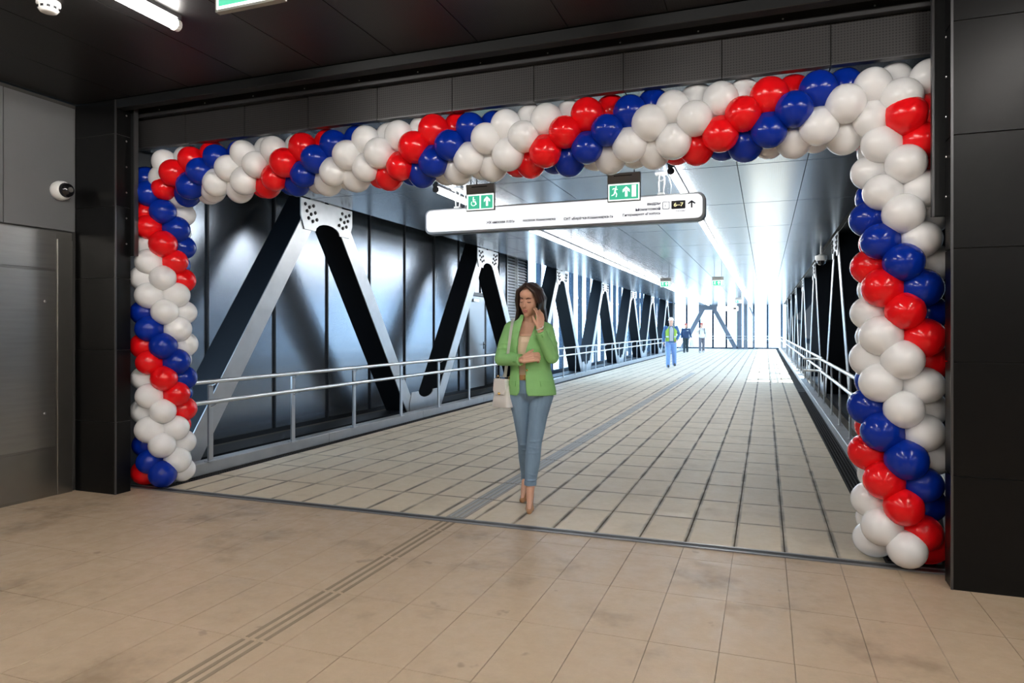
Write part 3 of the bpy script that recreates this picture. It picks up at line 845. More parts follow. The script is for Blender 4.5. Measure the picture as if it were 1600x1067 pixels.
exit_sign(-1.1, 31.5, 'run', 'tiny exit sign hanging farthest down the bridge')
exit_sign(-1.745, 2.0, 'run', 'exit sign cut off by the top edge of the photo in the hall', z0=2.562, z1=2.812, top=HC, w_=.30)
fs = empty('far_sign', (-2.27, YF - 5, 0)); tag(fs, 'small white hanging sign at the far end of the bridge', 'sign')
b = BM(); prism(b, rrect(-.66, .66, 2.55, 2.85, .06), 'y', -.05, .05); obj('light_box', b, 'sign_white', fs)
bx('dark_mark', (.36, .52, -.054, -.05, 2.66, 2.76), 'sign_icon', fs)
for s in (-.5, .5):
    b = BM(); tube(b, [(s, 0, 2.84), (s, 0, BC)], .01, 6); obj('suspension_rod', b, 'lamp_cap', fs)

# ------------------------------------------------------------------ cameras and detectors
cc = empty('security_camera', (XL, 4.13, 2.57)); tag(cc, 'white round security camera with black dome on the left wall', 'camera')
mt = Matrix.Rotation(PI / 2, 4, 'Y') @ Matrix.Rotation(0, 4, 'Z')
b = BM(); lathe(b, [(0, 0), (.078, 0), (.082, .02), (.078, .06), (.062, .085), (.055, .088)], 28, mt); obj('base', b, 'white_plastic', cc, True)
b = BM(); lathe(b, [(.06, .07), (.062, .09), (.055, .115), (.035, .135), (0, .143)], 24, mt); obj('dome', b, 'dome', cc, True)
b = BM(); lathe(b, [(.022, .13), (.022, .146), (0, .147)], 14, Matrix.Rotation(R(0), 4, 'Z') @ mt); obj('lens', b, 'stainless', cc, True)
sd = empty('smoke_detector', (-3.99, 2.87, HC)); tag(sd, 'white round smoke detector on the dark hall ceiling', 'smoke detector')
b = BM(); lathe(b, [(0, 0), (.062, 0), (.064, -.018), (.058, -.026)], 24); obj('base', b, 'white_plastic', sd, True)
b = BM(); lathe(b, [(.056, -.022), (.055, -.045), (.045, -.06), (.03, -.063), (0, -.063)], 24); obj('cover', b, 'white_plastic', sd, True)
for k in range(10):
    a = 2 * PI * k / 10
    b = BM(); box(b, .049, .0565, -.009, .009, -.047, -.033, Matrix.Rotation(a, 4, 'Z')); obj('slot', b, 'dark_plastic', sd)
dc = empty('dome_camera', (1.05, 15.1, BC - .30)); tag(dc, 'small white dome camera hanging from the right truss', 'camera')
b = BM(); lathe(b, [(0, .13), (.04, .13), (.05, .12), (.115, .10), (.115, .03), (.095, .0), (0, .0)], 20); obj('housing', b, 'white_plastic', dc, True)
b = BM(); lathe(b, [(.082, .0), (.075, -.05), (.045, -.08), (0, -.09)], 20); obj('dome', b, 'dome', dc, True)
b = BM(); tube(b, [(0, 0, .12), (0, 0, .30)], .02, 8); obj('stem', b, 'white_plastic', dc, True)

# ------------------------------------------------------------------ balloon garlands
def balloon_mesh(nm, m):
    b = BM(); seg, rg = 24, 16
    prof = [(0, .124)]
    for k in range(1, rg):
        a = PI * k / rg; z = .124 * math.cos(a); r_ = .114 * math.sin(a)
        if z < 0: r_ *= 1 - .10 * (-z / .124) ** 2; z *= 1.08
        prof.append((r_, z))
    prof += [(.010, -.136), (.006, -.142), (.011, -.150), (0, -.151)]
    lathe(b, prof, seg)
    bmesh.ops.recalc_face_normals(b, faces=b.faces[:])
    me = bpy.data.meshes.new(nm); b.to_mesh(me); b.free(); me.materials.append(M[m])
    me.polygons.foreach_set('use_smooth', [True] * len(me.polygons)); return me
BAL = [balloon_mesh('balloon_red', 'balloon_red'), balloon_mesh('balloon_blue', 'balloon_blue'), balloon_mesh('balloon_white', 'balloon_white')]
BAL.append(BAL[2])
RG = .145
def garland(origin, axis, label, n, p0, pitch, phase_pos, turn_sign, side, keep=None):
    """Clusters of four balloons every pitch/8 along the axis, turned by 45 degrees from one to the next."""
    g_ = empty('balloon_garland', origin); tag(g_, label, 'balloons', 'balloon garlands around the portal')
    st = pitch / 8
    rnd = random.Random(int(abs(p0) * 100) + n)
    k0 = math.floor((p0 - phase_pos) / st)
    for k in range(n):
        s = phase_pos + (k0 + k) * st
        base = 45.0 * (k0 + k) * turn_sign
        for j in range(4):
            phi = R(base - 90 * j if side == 'top' else base + 90 * j) + rnd.uniform(-.07, .07)
            dirv = Vector((0, -math.cos(phi), math.sin(phi))) if side == 'top' else Vector((math.sin(phi), -math.cos(phi), 0))
            ctr = (Vector((s, 0, 0)) if side == 'top' else Vector((0, 0, s))) + dirv * (RG + rnd.uniform(-.006, .008))
            ctr += Vector((rnd.uniform(-.008, .008), 0, rnd.uniform(-.008, .008)))
            if side != 'top': ctr.z = max(ctr.z, .124)
            q = dirv.to_track_quat('Z', 'Y').to_euler()
            f = rnd.uniform(.95, 1.06)
            inst('balloon', BAL[j], g_, ctr, q, (f, f, f * rnd.uniform(.97, 1.04)))
    return g_
GY = 4.70
GT = Vector((0, GY, 2.775))
garland((0, GY, 2.75), 'x', 'long red, white and blue balloon garland strung under the lintel', 41, -4.92, 1.165, -.13, 1, 'top')
garland((-5.085, 4.72, 0), 'z', 'vertical red, white and blue balloon garland by the left pillar', 19, .13, 1.18, 1.11, -1, 'col')
garland((.755, 4.68, 0), 'z', 'vertical red, white and blue balloon garland by the right pier', 19, .13, 1.137, 1.50, -1, 'col')

# ------------------------------------------------------------------ people
def cap(b, p0, p1, r0, r1, seg=14, flat=1.0):
    p0, p1 = Vector(p0), Vector(p1); d = p1 - p0; L = d.length
    mtx = Matrix.Translation(p0) @ d.to_track_quat('Z', 'Y').to_matrix().to_4x4()
    prof = [(0, -r0)]
    for k in range(1, 4): a = PI / 2 * k / 4; prof.append((r0 * math.sin(a), -r0 * math.cos(a)))
    prof.append((r0, 0))
    prof.append((r1, L))
    for k in range(1, 4): a = PI / 2 * k / 4; prof.append((r1 * math.cos(a), L + r1 * math.sin(a)))
    prof.append((0, L + r1))
    lathe(b, prof, seg, mtx @ Matrix.Diagonal((1, flat, 1, 1)))
def chain(b, pts, rs, seg=14):
    for i in range(len(pts) - 1): cap(b, pts[i], pts[i + 1], rs[i], rs[i + 1], seg)
def ell(b, c, r, mtx=None):
    prof = [(math.sin(PI * k / 10), -math.cos(PI * k / 10)) for k in range(11)]; prof[0] = (0, -1); prof[-1] = (0, 1)
    m_ = Matrix.Translation(Vector(c)) @ (mtx or Matrix.Identity(4)) @ Matrix.Diagonal((*r, 1))
    lathe(b, prof, 18, m_)
def loft(b, rings, seg=28):
    """rings: (z, cx, cy, rx, ry) from bottom to top, closed."""
    R_ = []
    for z, cx_, cy_, rx, ry in rings:
        R_.append([b.verts.new((cx_ + rx * math.sin(2 * PI * k / seg), cy_ - ry * math.cos(2 * PI * k / seg), z)) for k in range(seg)])
    for A, B in zip(R_[:-1], R_[1:]):
        for k in range(seg): b.faces.new((A[k], A[(k + 1) % seg], B[(k + 1) % seg], B[k]))
    b.faces.new(R_[0][::-1]); b.faces.new(R_[-1])
def organic(name, b, m, parent, voxel=.006, smooth=4, cut=None):
    bmesh.ops.recalc_face_normals(b, faces=b.faces[:])
    me = bpy.data.meshes.new(name + '_raw'); b.to_mesh(me); b.free()
    o = bpy.data.objects.new(name + '_raw', me); C.objects.link(o)
    md = o.modifiers.new('r', 'REMESH'); md.mode = 'VOXEL'; md.voxel_size = voxel
    if smooth: ms = o.modifiers.new('s', 'SMOOTH'); ms.factor = .5; ms.iterations = smooth
    dg = bpy.context.evaluated_depsgraph_get(); out = bpy.data.meshes.new_from_object(o.evaluated_get(dg))
    bpy.data.objects.remove(o); bpy.data.meshes.remove(me)
    out.materials.clear()
    return link(name, out, m, parent, True)

def hand(b, wrist, palm_dir, palm_normal, side, curls, size=1.0, thumb_dir=None):
    """Palm plus five separate bent fingers; side gives the thumb's side along palm_dir x normal."""
    w0 = Vector(wrist); d = Vector(palm_dir).normalized(); n = Vector(palm_normal).normalized(); n = (n - d * n.dot(d)).normalized()
    s = d.cross(n).normalized() * side
    pl = .085 * size
    for k in range(4):
        off = s * (.030 - .020 * k) * size
        cap(b, w0 + off * .7, w0 + d * pl + off, .0125 * size, .0105 * size, 10)
        L = (.043, .049, .046, .036)[k] * size
        p = w0 + d * pl + off; c = curls[k]; ang = 0
        for seg_i, fr in enumerate((1.0, .62, .5)):
            ang += c[seg_i]
            v = d * math.cos(ang) + n * math.sin(ang)
            q = p + v * L * fr
            cap(b, p, q, (.0095 - .0008 * seg_i) * size, (.0088 - .0009 * seg_i) * size, 10); p = q
    tb = w0 + d * .02 * size + s * .028 * size
    td = Vector(thumb_dir).normalized() if thumb_dir else (d * .7 + s * .6 + n * .4).normalized()
    t1 = tb + td * .045 * size; cap(b, tb, t1, .0125 * size, .011 * size, 10)
    t2 = t1 + (td * .8 + d * .4).normalized() * .032 * size; cap(b, t1, t2, .0105 * size, .0085 * size, 10)

def head_geo(b, mtx, detail=True):
    T = lambda p: mtx @ Vector(p)
    rot = mtx.to_3x3().to_4x4()
    def e(c, r): ell(b, T(c), r, rot)
    e((0, .018, .035), (.070, .088, .088)); e((0, -.022, -.012), (.062, .066, .088)); e((0, -.030, -.058), (.047, .050, .050))
    e((0, -.060, -.092), (.021, .018, .018)); e((0, -.045, .055), (.055, .045, .042))
    for s in (-1, 1):
        e((s * .032, -.054, -.018), (.024, .021, .030)); e((s * .071, .012, -.008), (.008, .018, .030))
        e((s * .030, -.073, .012), (.016, .010, .010)); e((s * .040, -.014, -.055), (.014, .034, .034))
    cap(b, T((0, -.080, .020)), T((0, -.101, -.022)), .0065, .0095, 10)
    for s in (-1, 1): e((s * .010, -.089, -.026), (.0075, .009, .007))
    e((0, -.083, -.052), (.020, .008, .007)); e((0, -.080, -.063), (.018, .009, .0075))

# ---- woman in green blazer
def woman(loc, rz):
    P = empty('person', loc, rz)
    tag(P, 'person in green blazer and blue jeans talking on a phone while walking', 'person')
    # joints: x to the photo's right, -y towards the camera
    shL, shR = Vector((-.125, .01, 1.405)), Vector((.168, .01, 1.395))
    elL, wrL = Vector((-.195, -.035, 1.165)), Vector((-.035, -.185, 1.165))
    elR, wrR = Vector((.200, -.125, 1.185)), Vector((.104, -.185, 1.395))
    hipL, hipR = Vector((-.056, .012, .90)), Vector((.124, -.008, .90))
    knL, anL, toL = Vector((-.010, .055, .50)), Vector((.002, .25, .185)), Vector((-.032, .13, .022))
    knR, anR, toR = Vector((.062, -.075, .52)), Vector((.033, -.055, .165)), Vector((.024, -.195, .018))
    HM = Matrix.Translation((.026, -.035, 1.620)) @ Matrix.Scale(1.05, 4) @ Matrix.Rotation(R(-24), 4, 'Z') @ Matrix.Rotation(R(14), 4, 'X') @ Matrix.Rotation(R(4), 4, 'Y')
    b = BM()
    head_geo(b, HM)
    chain(b, [(.03, .02, 1.42), (.03, .0, 1.50), (.028, -.012, 1.56)], [.062, .050, .050])
    loft(b, [(.90, .035, .01, .12, .07), (1.0, .035, .0, .125, .082), (1.1, .03, 0, .115, .085), (1.25, .022, -.005, .135, .105), (1.36, .022, .0, .14, .09), (1.43, .024, .01, .12, .065), (1.46, .028, .012, .07, .05)])
    ell(b, (-.035, -.068, 1.27), (.055, .035, .055)); ell(b, (.08, -.068, 1.27), (.055, .035, .055))
    chain(b, [shL, elL, wrL], [.05, .038, .024]); chain(b, [shR, elR, wrR], [.05, .038, .024])
    chain(b, [hipL, knL, anL], [.078, .052, .034]); chain(b, [hipR, knR, anR], [.078, .052, .034])
    # hand across the body, loosely closed
    hand(b, wrL + Vector((.012, -.004, .004)), (.92, -.12, .22), (.25, .9, -.35), 1, [(.5, .9, .7), (.55, 1.0, .8), (.6, 1.0, .8), (.6, 1.0, .8)], .98, thumb_dir=(.75, -.2, .6))
    # hand at the ear holding the phone
    hand(b, wrR + Vector((.0, .004, .008)), (.06, .22, .97), (-.62, .78, -.05), 1, [(.35, .35, .25), (.3, .35, .3), (.25, .35, .3), (.3, .4, .3)], .98, thumb_dir=(-.50, .1, .85))
    # feet
    for an, to in ((anL, toL), (anR, toR)):
        d = (to - an); chain(b, [an + Vector((0, 0, .12)), an, an + d * .55 + Vector((0, 0, .008)), to + Vector((0, 0, .012))], [.040, .034, .026, .013])
        ell(b, an + Vector((0, .03, -.03)), (.026, .032, .034))
    organic('body', b, 'skin', P, .0036, 3)
    # face details
    T = lambda p: HM @ Vector(p)
    for s in (-1, 1):
        b = BM(); tube(b, [T((s * .018, -.0825, .009)), T((s * .030, -.0845, .0055)), T((s * .044, -.0765, .008))], .0024, 6, True, [.0018, .0032, .0018]); obj('eyelash', b, 'lash', P, True)
        b = BM(); tube(b, [T((s * .013, -.0895, .033)), T((s * .028, -.087, .0395)), T((s * .046, -.074, .035))], .003, 6, True, [.0036, .0042, .002]); obj('eyebrow', b, 'brow', P, True)
    b = BM(); ell(b, T((0, -.0880, -.0525)), (.021, .0062, .0048), HM.to_3x3().to_4x4()); ell(b, T((0, -.0855, -.0625)), (.018, .0068, .0058), HM.to_3x3().to_4x4())
    obj('lips', b, 'lips', P, True)
    # hair: locks from a side parting, long, swept behind the shoulders
    b = BM()
    def e(c, r): ell(b, T(c), r, HM.to_3x3().to_4x4())
    e((0, .040, .055), (.081, .088, .080)); e((0, .060, .0), (.080, .075, .09))
    rnd = random.Random(3)
    for s, n in ((-1, 15), (1, 19)):
        for k in range(n):
            f = k / (n - 1)                         # 0 front .. 1 back
            a = R(-52 + 150 * f)
            root = T((s * .012 - .004, -.058 + .12 * f, .108 + .028 * math.sin(PI * min(1, f * 1.2 + .15))))
            m1 = T((s * (.066 + .020 * math.sin(PI * f)), -.056 + .13 * f, .078))
            m2 = T((s * (.088 + .006 * math.sin(PI * f)), -.030 + .115 * f, .005))
            if s < 0:
                m3 = T((s * .094, -.005 + .10 * f, -.075)); tip = Vector((-.080 - .02 * f, .035 + .05 * f, 1.455 - .03 * f))
            else:
                m3 = Vector((.128 + .012 * f, .02 + .07 * f, 1.555)); tip = Vector((.150 + .02 * rnd.random(), .05 + .055 * f, 1.455 - .05 * rnd.random()))
            j = lambda q: Vector(q) + Vector((rnd.uniform(-.004, .004), rnd.uniform(-.004, .004), 0))
            chain(b, [root, j(m1), j(m2), j(m3), j(tip)], [.010, .015, .017, .016, .008], 8)
    for k in range(9):
        x_ = -.05 + .2 * k / 8
        chain(b, [T((0, .11, .05)), (x_ * .8 + .01, .085, 1.55), (x_, .10, 1.43), (x_, .105, 1.34)], [.03, .035, .03, .014], 8)
    organic('hair', b, 'hair', P, .0045, 3)
    # jeans
    b = BM()
    loft(b, [(.815, .035, .02, .06, .04), (.86, .035, .012, .135, .09), (.90, .035, .008, .160, .112), (.93, .035, .005, .158, .112), (1.0, .035, 0, .142, .1), (1.035, .034, 0, .132, .094)])
    chain(b, [hipL + Vector((0, 0, -.02)), hipL.lerp(knL, .45), knL, knL.lerp(anL, .4), anL + Vector((.0, -.004, .0))], [.088, .070, .056, .056, .042], 18)
    chain(b, [hipR + Vector((.0, 0, -.02)), hipR.lerp(knR, .45), knR, knR.lerp(anR, .4), anR + Vector((0, .0, .045))], [.092, .073, .060, .060, .045], 18)
    rnd = random.Random(11)
    for kn_, an_, r_ in ((knR, anR, .060), (knL, anL, .056)):              # creases behind and over the knee and at the ankle
        d = (an_ - kn_).normalized(); a_ = Vector((1, 0, 0)); a_ = (a_ - d * a_.dot(d)).normalized(); b2 = d.cross(a_)
        if b2.y > 0: b2 = -b2
        for t, off in ((-.02, .5), (.03, -.3), (.07, .4), (.24, -.4), (.29, .3)):
            c = kn_ + d * t; rr = r_ - (.0 if t < .1 else .010)
            pts = [c + (a_ * math.cos(w_) + b2 * math.sin(w_)) * (rr - .002) + d * (.016 * off * (w_ - 1.5)) for w_ in (.3, .9, 1.5, 2.1, 2.8)]
            chain(b, pts, [.003, .0065, .0075, .0065, .003], 6)
    jn = organic('jeans', b, 'denim', P, .005, 2)
    b = BM(); tube(b, [(-.012, -.113, 1.0), (-.012, -.125, .93), (-.004, -.115, .87)], .0035, 6); obj('fly_seam', b, 'denim', jn, True)
    for an_, dz, r_ in ((anR, .045, .0462), (anL, 0, .0432)):
        b = BM(); c = an_ + Vector((0, -.002, dz - .022))
        tube(b, [c + Vector((0, 0, .032)), c, c + Vector((0, 0, -.001)), c + Vector((0, 0, .02))], .045, 20, True, [r_ + .002, r_ + .001, r_ - .004, r_ - .012]); obj('hem', b, 'denim', jn, True)
    # camisole
    b = BM(); loft(b, [(1.03, .033, 0, .128, .094), (1.1, .03, 0, .123, .092), (1.22, .022, -.012, .135, .117), (1.30, .022, -.016, .135, .115), (1.345, .022, -.010, .125, .100)])
    organic('camisole', b, 'camisole', P, .006, 3)
    b = BM(); loft(b, [(1.005, .034, 0, .146, .106), (1.045, .034, 0, .143, .104)]); bl_ = obj('belt', b, 'tan_leather', P, True)
    b = BM(); box(b, -.022, .03, -.119, -.108, 1.008, 1.044); bm_in = obj('buckle', b, 'gold', bl_, bevel=.003)
    # blazer shell
    outer = [(.885, .052, .0, .186, .140), (.93, .050, 0, .184, .142), (1.0, .044, 0, .175, .136), (1.08, .036, -.002, .160, .124), (1.16, .030, -.006, .160, .130), (1.25, .026, -.012, .172, .142), (1.33, .024, -.008, .182, .135), (1.39, .024, .0, .186, .112), (1.43, .025, .008, .168, .09), (1.46, .027, .012, .118, .076), (1.49, .028, .012, .075, .066), (1.515, .028, .012, .062, .060)]
    def opening(z):
        K = [(.885, -.078, .012), (.91, -.058, .0), (.95, -.056, -.004), (1.05, -.058, -.006), (1.12, -.062, -.006), (1.2, -.068, -.004), (1.25, -.072, .004), (1.32, -.064, .028), (1.38, -.052, .052), (1.44, -.036, .074), (1.49, -.026, .080), (1.52, -.022, .078)]
        for (za, la, ra), (zb_, lb, rb) in zip(K[:-1], K[1:]):
            if z <= zb_:
                t = max(0, (z - za) / (zb_ - za)); return la + (lb - la) * t, ra + (rb - ra) * t
        return K[-1][1:]
    def ring_at(z):
        for A, B in zip(outer[:-1], outer[1:]):
            if z <= B[0] + 1e-6:
                t = (z - A[0]) / (B[0] - A[0]); return [A[i] + (B[i] - A[i]) * t for i in range(5)]
        return list(outer[-1])
    def shell(b, z0, z1, nz, off0, off1, th0=None, th1=None, n=44):
        O, I = [], []
        for iz in range(nz + 1):
            z = z0 + (z1 - z0) * iz / nz
            _, cx_, cy_, rx, ry = ring_at(z); l_, r_ = opening(z)
            a0 = math.asin(max(-1, min(1, (r_ - cx_) / rx))); a1 = 2 * PI + math.asin(max(-1, min(1, (l_ - cx_) / rx)))
            if th0: a0, a1 = th0(z, a0, a1, rx), th1(z, a0, a1, rx)
            ro, ri = [], []
            for k in range(n + 1):
                a = a0 + (a1 - a0) * k / n
                ro.append(b.verts.new((cx_ + (rx + off1) * math.sin(a), cy_ - (ry + off1) * math.cos(a), z)))
                ri.append(b.verts.new((cx_ + (rx + off0) * math.sin(a), cy_ - (ry + off0) * math.cos(a), z)))
            O.append(ro); I.append(ri)
        for iz in range(nz):
            for k in range(n):
                b.faces.new((O[iz][k], O[iz][k + 1], O[iz + 1][k + 1], O[iz + 1][k]))
                b.faces.new((I[iz][k + 1], I[iz][k], I[iz + 1][k], I[iz + 1][k + 1]))
            b.faces.new((O[iz][0], O[iz + 1][0], I[iz + 1][0], I[iz][0])); b.faces.new((O[iz + 1][n], O[iz][n], I[iz][n], I[iz + 1][n]))
        for k in range(n):
            b.faces.new((O[0][k + 1], O[0][k], I[0][k], I[0][k + 1])); b.faces.new((O[nz][k], O[nz][k + 1], I[nz][k + 1], I[nz][k]))
    b = BM(); shell(b, .885, 1.512, 36, -.016, 0)
    chain(b, [shL + Vector((.012, .005, -.005)), shL.lerp(elL, .5), elL], [.064, .058, .053], 18)
    chain(b, [elL, elL.lerp(wrL, .5), elL.lerp(wrL, .8)], [.053, .049, .044], 18)
    chain(b, [shR + Vector((-.012, .005, -.005)), shR.lerp(elR, .5), elR], [.064, .058, .053], 18)
    chain(b, [elR, elR.lerp(wrR, .5), elR.lerp(wrR, .78)], [.053, .048, .042], 18)
    rnd = random.Random(5)
    for (p, q, r_) in ((shL, elL, .057), (elL, wrL, .049), (shR, elR, .057), (elR, wrR, .048)):     # soft creases in the sleeves
        for t in (.3, .55, .72):
            c = p.lerp(q, t); d = (q - p).normalized(); a_ = d.orthogonal().normalized(); b2 = d.cross(a_)
            ph = rnd.uniform(0, 6.28)
            pts = [c + (a_ * math.cos(ph + w_) + b2 * math.sin(ph + w_)) * (r_ - .001) + d * (.018 * w_ - .02) for w_ in (0, .6, 1.2, 1.8)]
            chain(b, pts, [.004, .008, .008, .004], 6)
    bz_ = organic('blazer', b, 'blazer', P, .0055, 3)
    for e0, w0_, t0, t1 in ((elL, wrL, .58, .95), (elR, wrR, .56, .93)):          # cut cuffs with an open end
        b = BM(); p0, p1 = e0.lerp(w0_, t0), e0.lerp(w0_, t1); pin = e0.lerp(w0_, t1 - .14)
        tube(b, [p0, p0.lerp(p1, .5), p1, p1 + (p1 - p0) * .002, pin], .05, 22, True, [.0465, .0462, .0455, .040, .030]); obj('cuff', b, 'blazer', bz_, True)
        d = (w0_ - e0).normalized()
        for q in (.80, .86):
            sd_ = Vector((0, -1, -.2)); sd_ = (sd_ - d * sd_.dot(d)).normalized()
            b = BM(); ell(b, e0.lerp(w0_, q) + sd_ * .0465, (.006, .003, .006)); obj('cuff_button', b, 'blazer_shade', bz_, True)
    # lapels and collar lie on the shell
    def w_lap(z): 
        if z < 1.2: return 0.004
        if z < 1.40: return .006 + (z - 1.2) / .2 * .062
        if z < 1.415: return .045
        return .052
    b = BM(); shell(b, 1.19, 1.512, 26, .001, .007, lambda z, a0, a1, rx: a0 - .01, lambda z, a0, a1, rx: a0 + w_lap(z) / max(.06, rx) , 5); lp1 = obj('lapel', b, 'blazer', bz_, True)
    b = BM(); shell(b, 1.19, 1.512, 26, .001, .007, lambda z, a0, a1, rx: a1 - w_lap(z) / max(.06, rx), lambda z, a0, a1, rx: 2 * PI + math.asin(max(-1, min(1, (opening(z)[0] - ring_at(z)[1]) / rx))) + .01, 5); lp2 = obj('lapel', b, 'blazer', bz_, True)
    # pocket flaps, buttons
    for a_, z in ((R(38), 1.0), (R(-62), 1.0)):
        b = BM(); shell(b, z - .042, z, 3, .0, .0065, lambda z_, a0, a1, rx: a_ - .30, lambda z_, a0, a1, rx: a_ + .30, 8)
        obj('pocket_flap', b, 'blazer', bz_, True)
    b = BM(); ell(b, (.006, -.142, 1.085), (.009, .004, .009)); obj('button', b, 'gold', bz_, True)
    # bracelet / watch at the raised wrist
    b = BM(); d = (wrR - elR).normalized(); a_ = d.orthogonal().normalized(); b2 = d.cross(a_)
    tube(b, [wrR + Vector((0, .002, .012)) + (a_ * math.cos(t) + b2 * math.sin(t)) * .029 for t in [2 * PI * k / 16 for k in range(17)]], .004, 6, False); obj('bracelet', b, 'bag_white', P, True)
    # pumps
    for an, to in ((anL, toL), (anR, toR)):
        d = (to - an); b = BM()
        heel = an + Vector((0, .035, -.05))
        fl = Vector((d.x, d.y, 0)).normalized()
        ball = to - fl * .055 + Vector((0, 0, .004))
        chain(b, [heel, heel.lerp(ball, .5) + Vector((0, 0, -.012)), ball, to], [.031, .027, .036, .023], 14)
        cap(b, heel + Vector((0, .012, 0)), Vector((heel.x, heel.y + .022, max(.008, to.z - .02 + (heel.z - .115 if an is anL else 0)))), .014, .006, 10)
        organic('shoe', b, 'nude_patent', P, .005, 2)
    return P
WP = empty('marker', (0, 0, 0)); bpy.data.objects.remove(WP)
zc_w = 5.40
wx_, wy_ = -zc_w * SN + (822 - CX) / FPX * zc_w * CS, zc_w * CS + (822 - CX) / FPX * zc_w * SN
w_rz = YAW - math.atan((822 - CX) / FPX)
woman((wx_, wy_, 0), w_rz)
# phone and handbag are things of their own
Wm = Matrix.Translation((wx_, wy_, 0)) @ Matrix.Rotation(w_rz, 4, 'Z')
ph = BM(); box(ph, -.036, .036, -.0045, .0045, -.075, .075); 
ph_o = obj('phone', ph, 'phone_case', bevel=.003)
ph_o.matrix_world = Wm @ Matrix.Translation((.098, -.098, 1.525)) @ Matrix.Rotation(R(70), 4, 'Z') @ Matrix.Rotation(R(-14), 4, 'Y') @ Matrix.Rotation(R(12), 4, 'X')
tag(ph_o, 'dark phone held to the ear of the person in the green blazer', 'phone')
bag = empty('handbag', (0, 0, 0)); bag.matrix_world = Wm @ Matrix.Translation((-.175, .02, .79)) @ Matrix.Rotation(R(-35), 4, 'Z')
tag(bag, 'white leather handbag hanging at the side of the person in the green blazer', 'handbag')
b = BM()
def rr2(x, y, r): return rrect(-x, x, -y, y, r, 4)
lv_ = [(-.005, .083, .055), (.0, .088, .06), (.10, .074, .05), (.19, .056, .036), (.215, .048, .028)]
rings = []
for z, x, y in lv_: rings.append([b.verts.new((p[0], p[1], z)) for p in rr2(x, y, min(x, y) * .5)])
for A, B in zip(rings[:-1], rings[1:]):
    for k in range(len(A)): b.faces.new((A[k], A[(k + 1) % len(A)], B[(k + 1) % len(A)], B[k]))
b.faces.new(rings[0][::-1]); b.faces.new(rings[-1]); obj('body', b, 'bag_white', bag, True)
b = BM(); prism(b, [(-.052, .222), (.052, .222), (.064, .13), (.045, .095), (-.045, .095), (-.064, .13)], 'y', -.062, -.052); fl_ = obj('flap', b, 'bag_white', bag, bevel=.003)
b = BM(); ell(b, (0, -.066, .105), (.012, .005, .012)); obj('clasp', b, 'gold', fl_, True)
for s in (-1, 1):
    b = BM(); tube(b, [(s * .058 + .012 * math.cos(t), 0, .225 + .016 * math.sin(t)) for t in [2 * PI * k / 10 for k in range(11)]], .003, 6, False); obj('ring', b, 'gold', bag, True)
b = BM(); iv = bag.matrix_world.inverted() @ Wm
pts = [iv @ Vector(p) for p in ((-.165, .0, 1.02), (-.150, -.09, 1.12), (-.135, -.125, 1.25), (-.118, -.112, 1.38), (-.105, -.06, 1.462), (-.10, .02, 1.485), (-.11, .09, 1.43), (-.14, .13, 1.25), (-.165, .10, 1.06), (-.18, .04, 1.02))]
pts = [Vector((.058, 0, .235))] + pts + [Vector((-.058, 0, .235))]
g0 = []
for i, p in enumerate(pts):
    dd = (pts[min(i + 1, len(pts) - 1)] - pts[max(i - 1, 0)]).normalized(); sd_ = dd.cross((Vector(p) - (iv @ Vector((.02, .02, p.z))))).normalized() if 0 < i < len(pts) - 1 else Vector((1, 0, 0))
    sd_ = (iv.to_3x3() @ Vector((1, 0, 0))) * .011
    g0.append((b.verts.new(p - sd_), b.verts.new(p + sd_)))
for A, B in zip(g0[:-1], g0[1:]): b.faces.new((A[0], A[1], B[1], B[0]))
bmesh.ops.solidify(b, geom=b.faces[:], thickness=.004)
obj('strap', b, 'bag_white', bag, True)

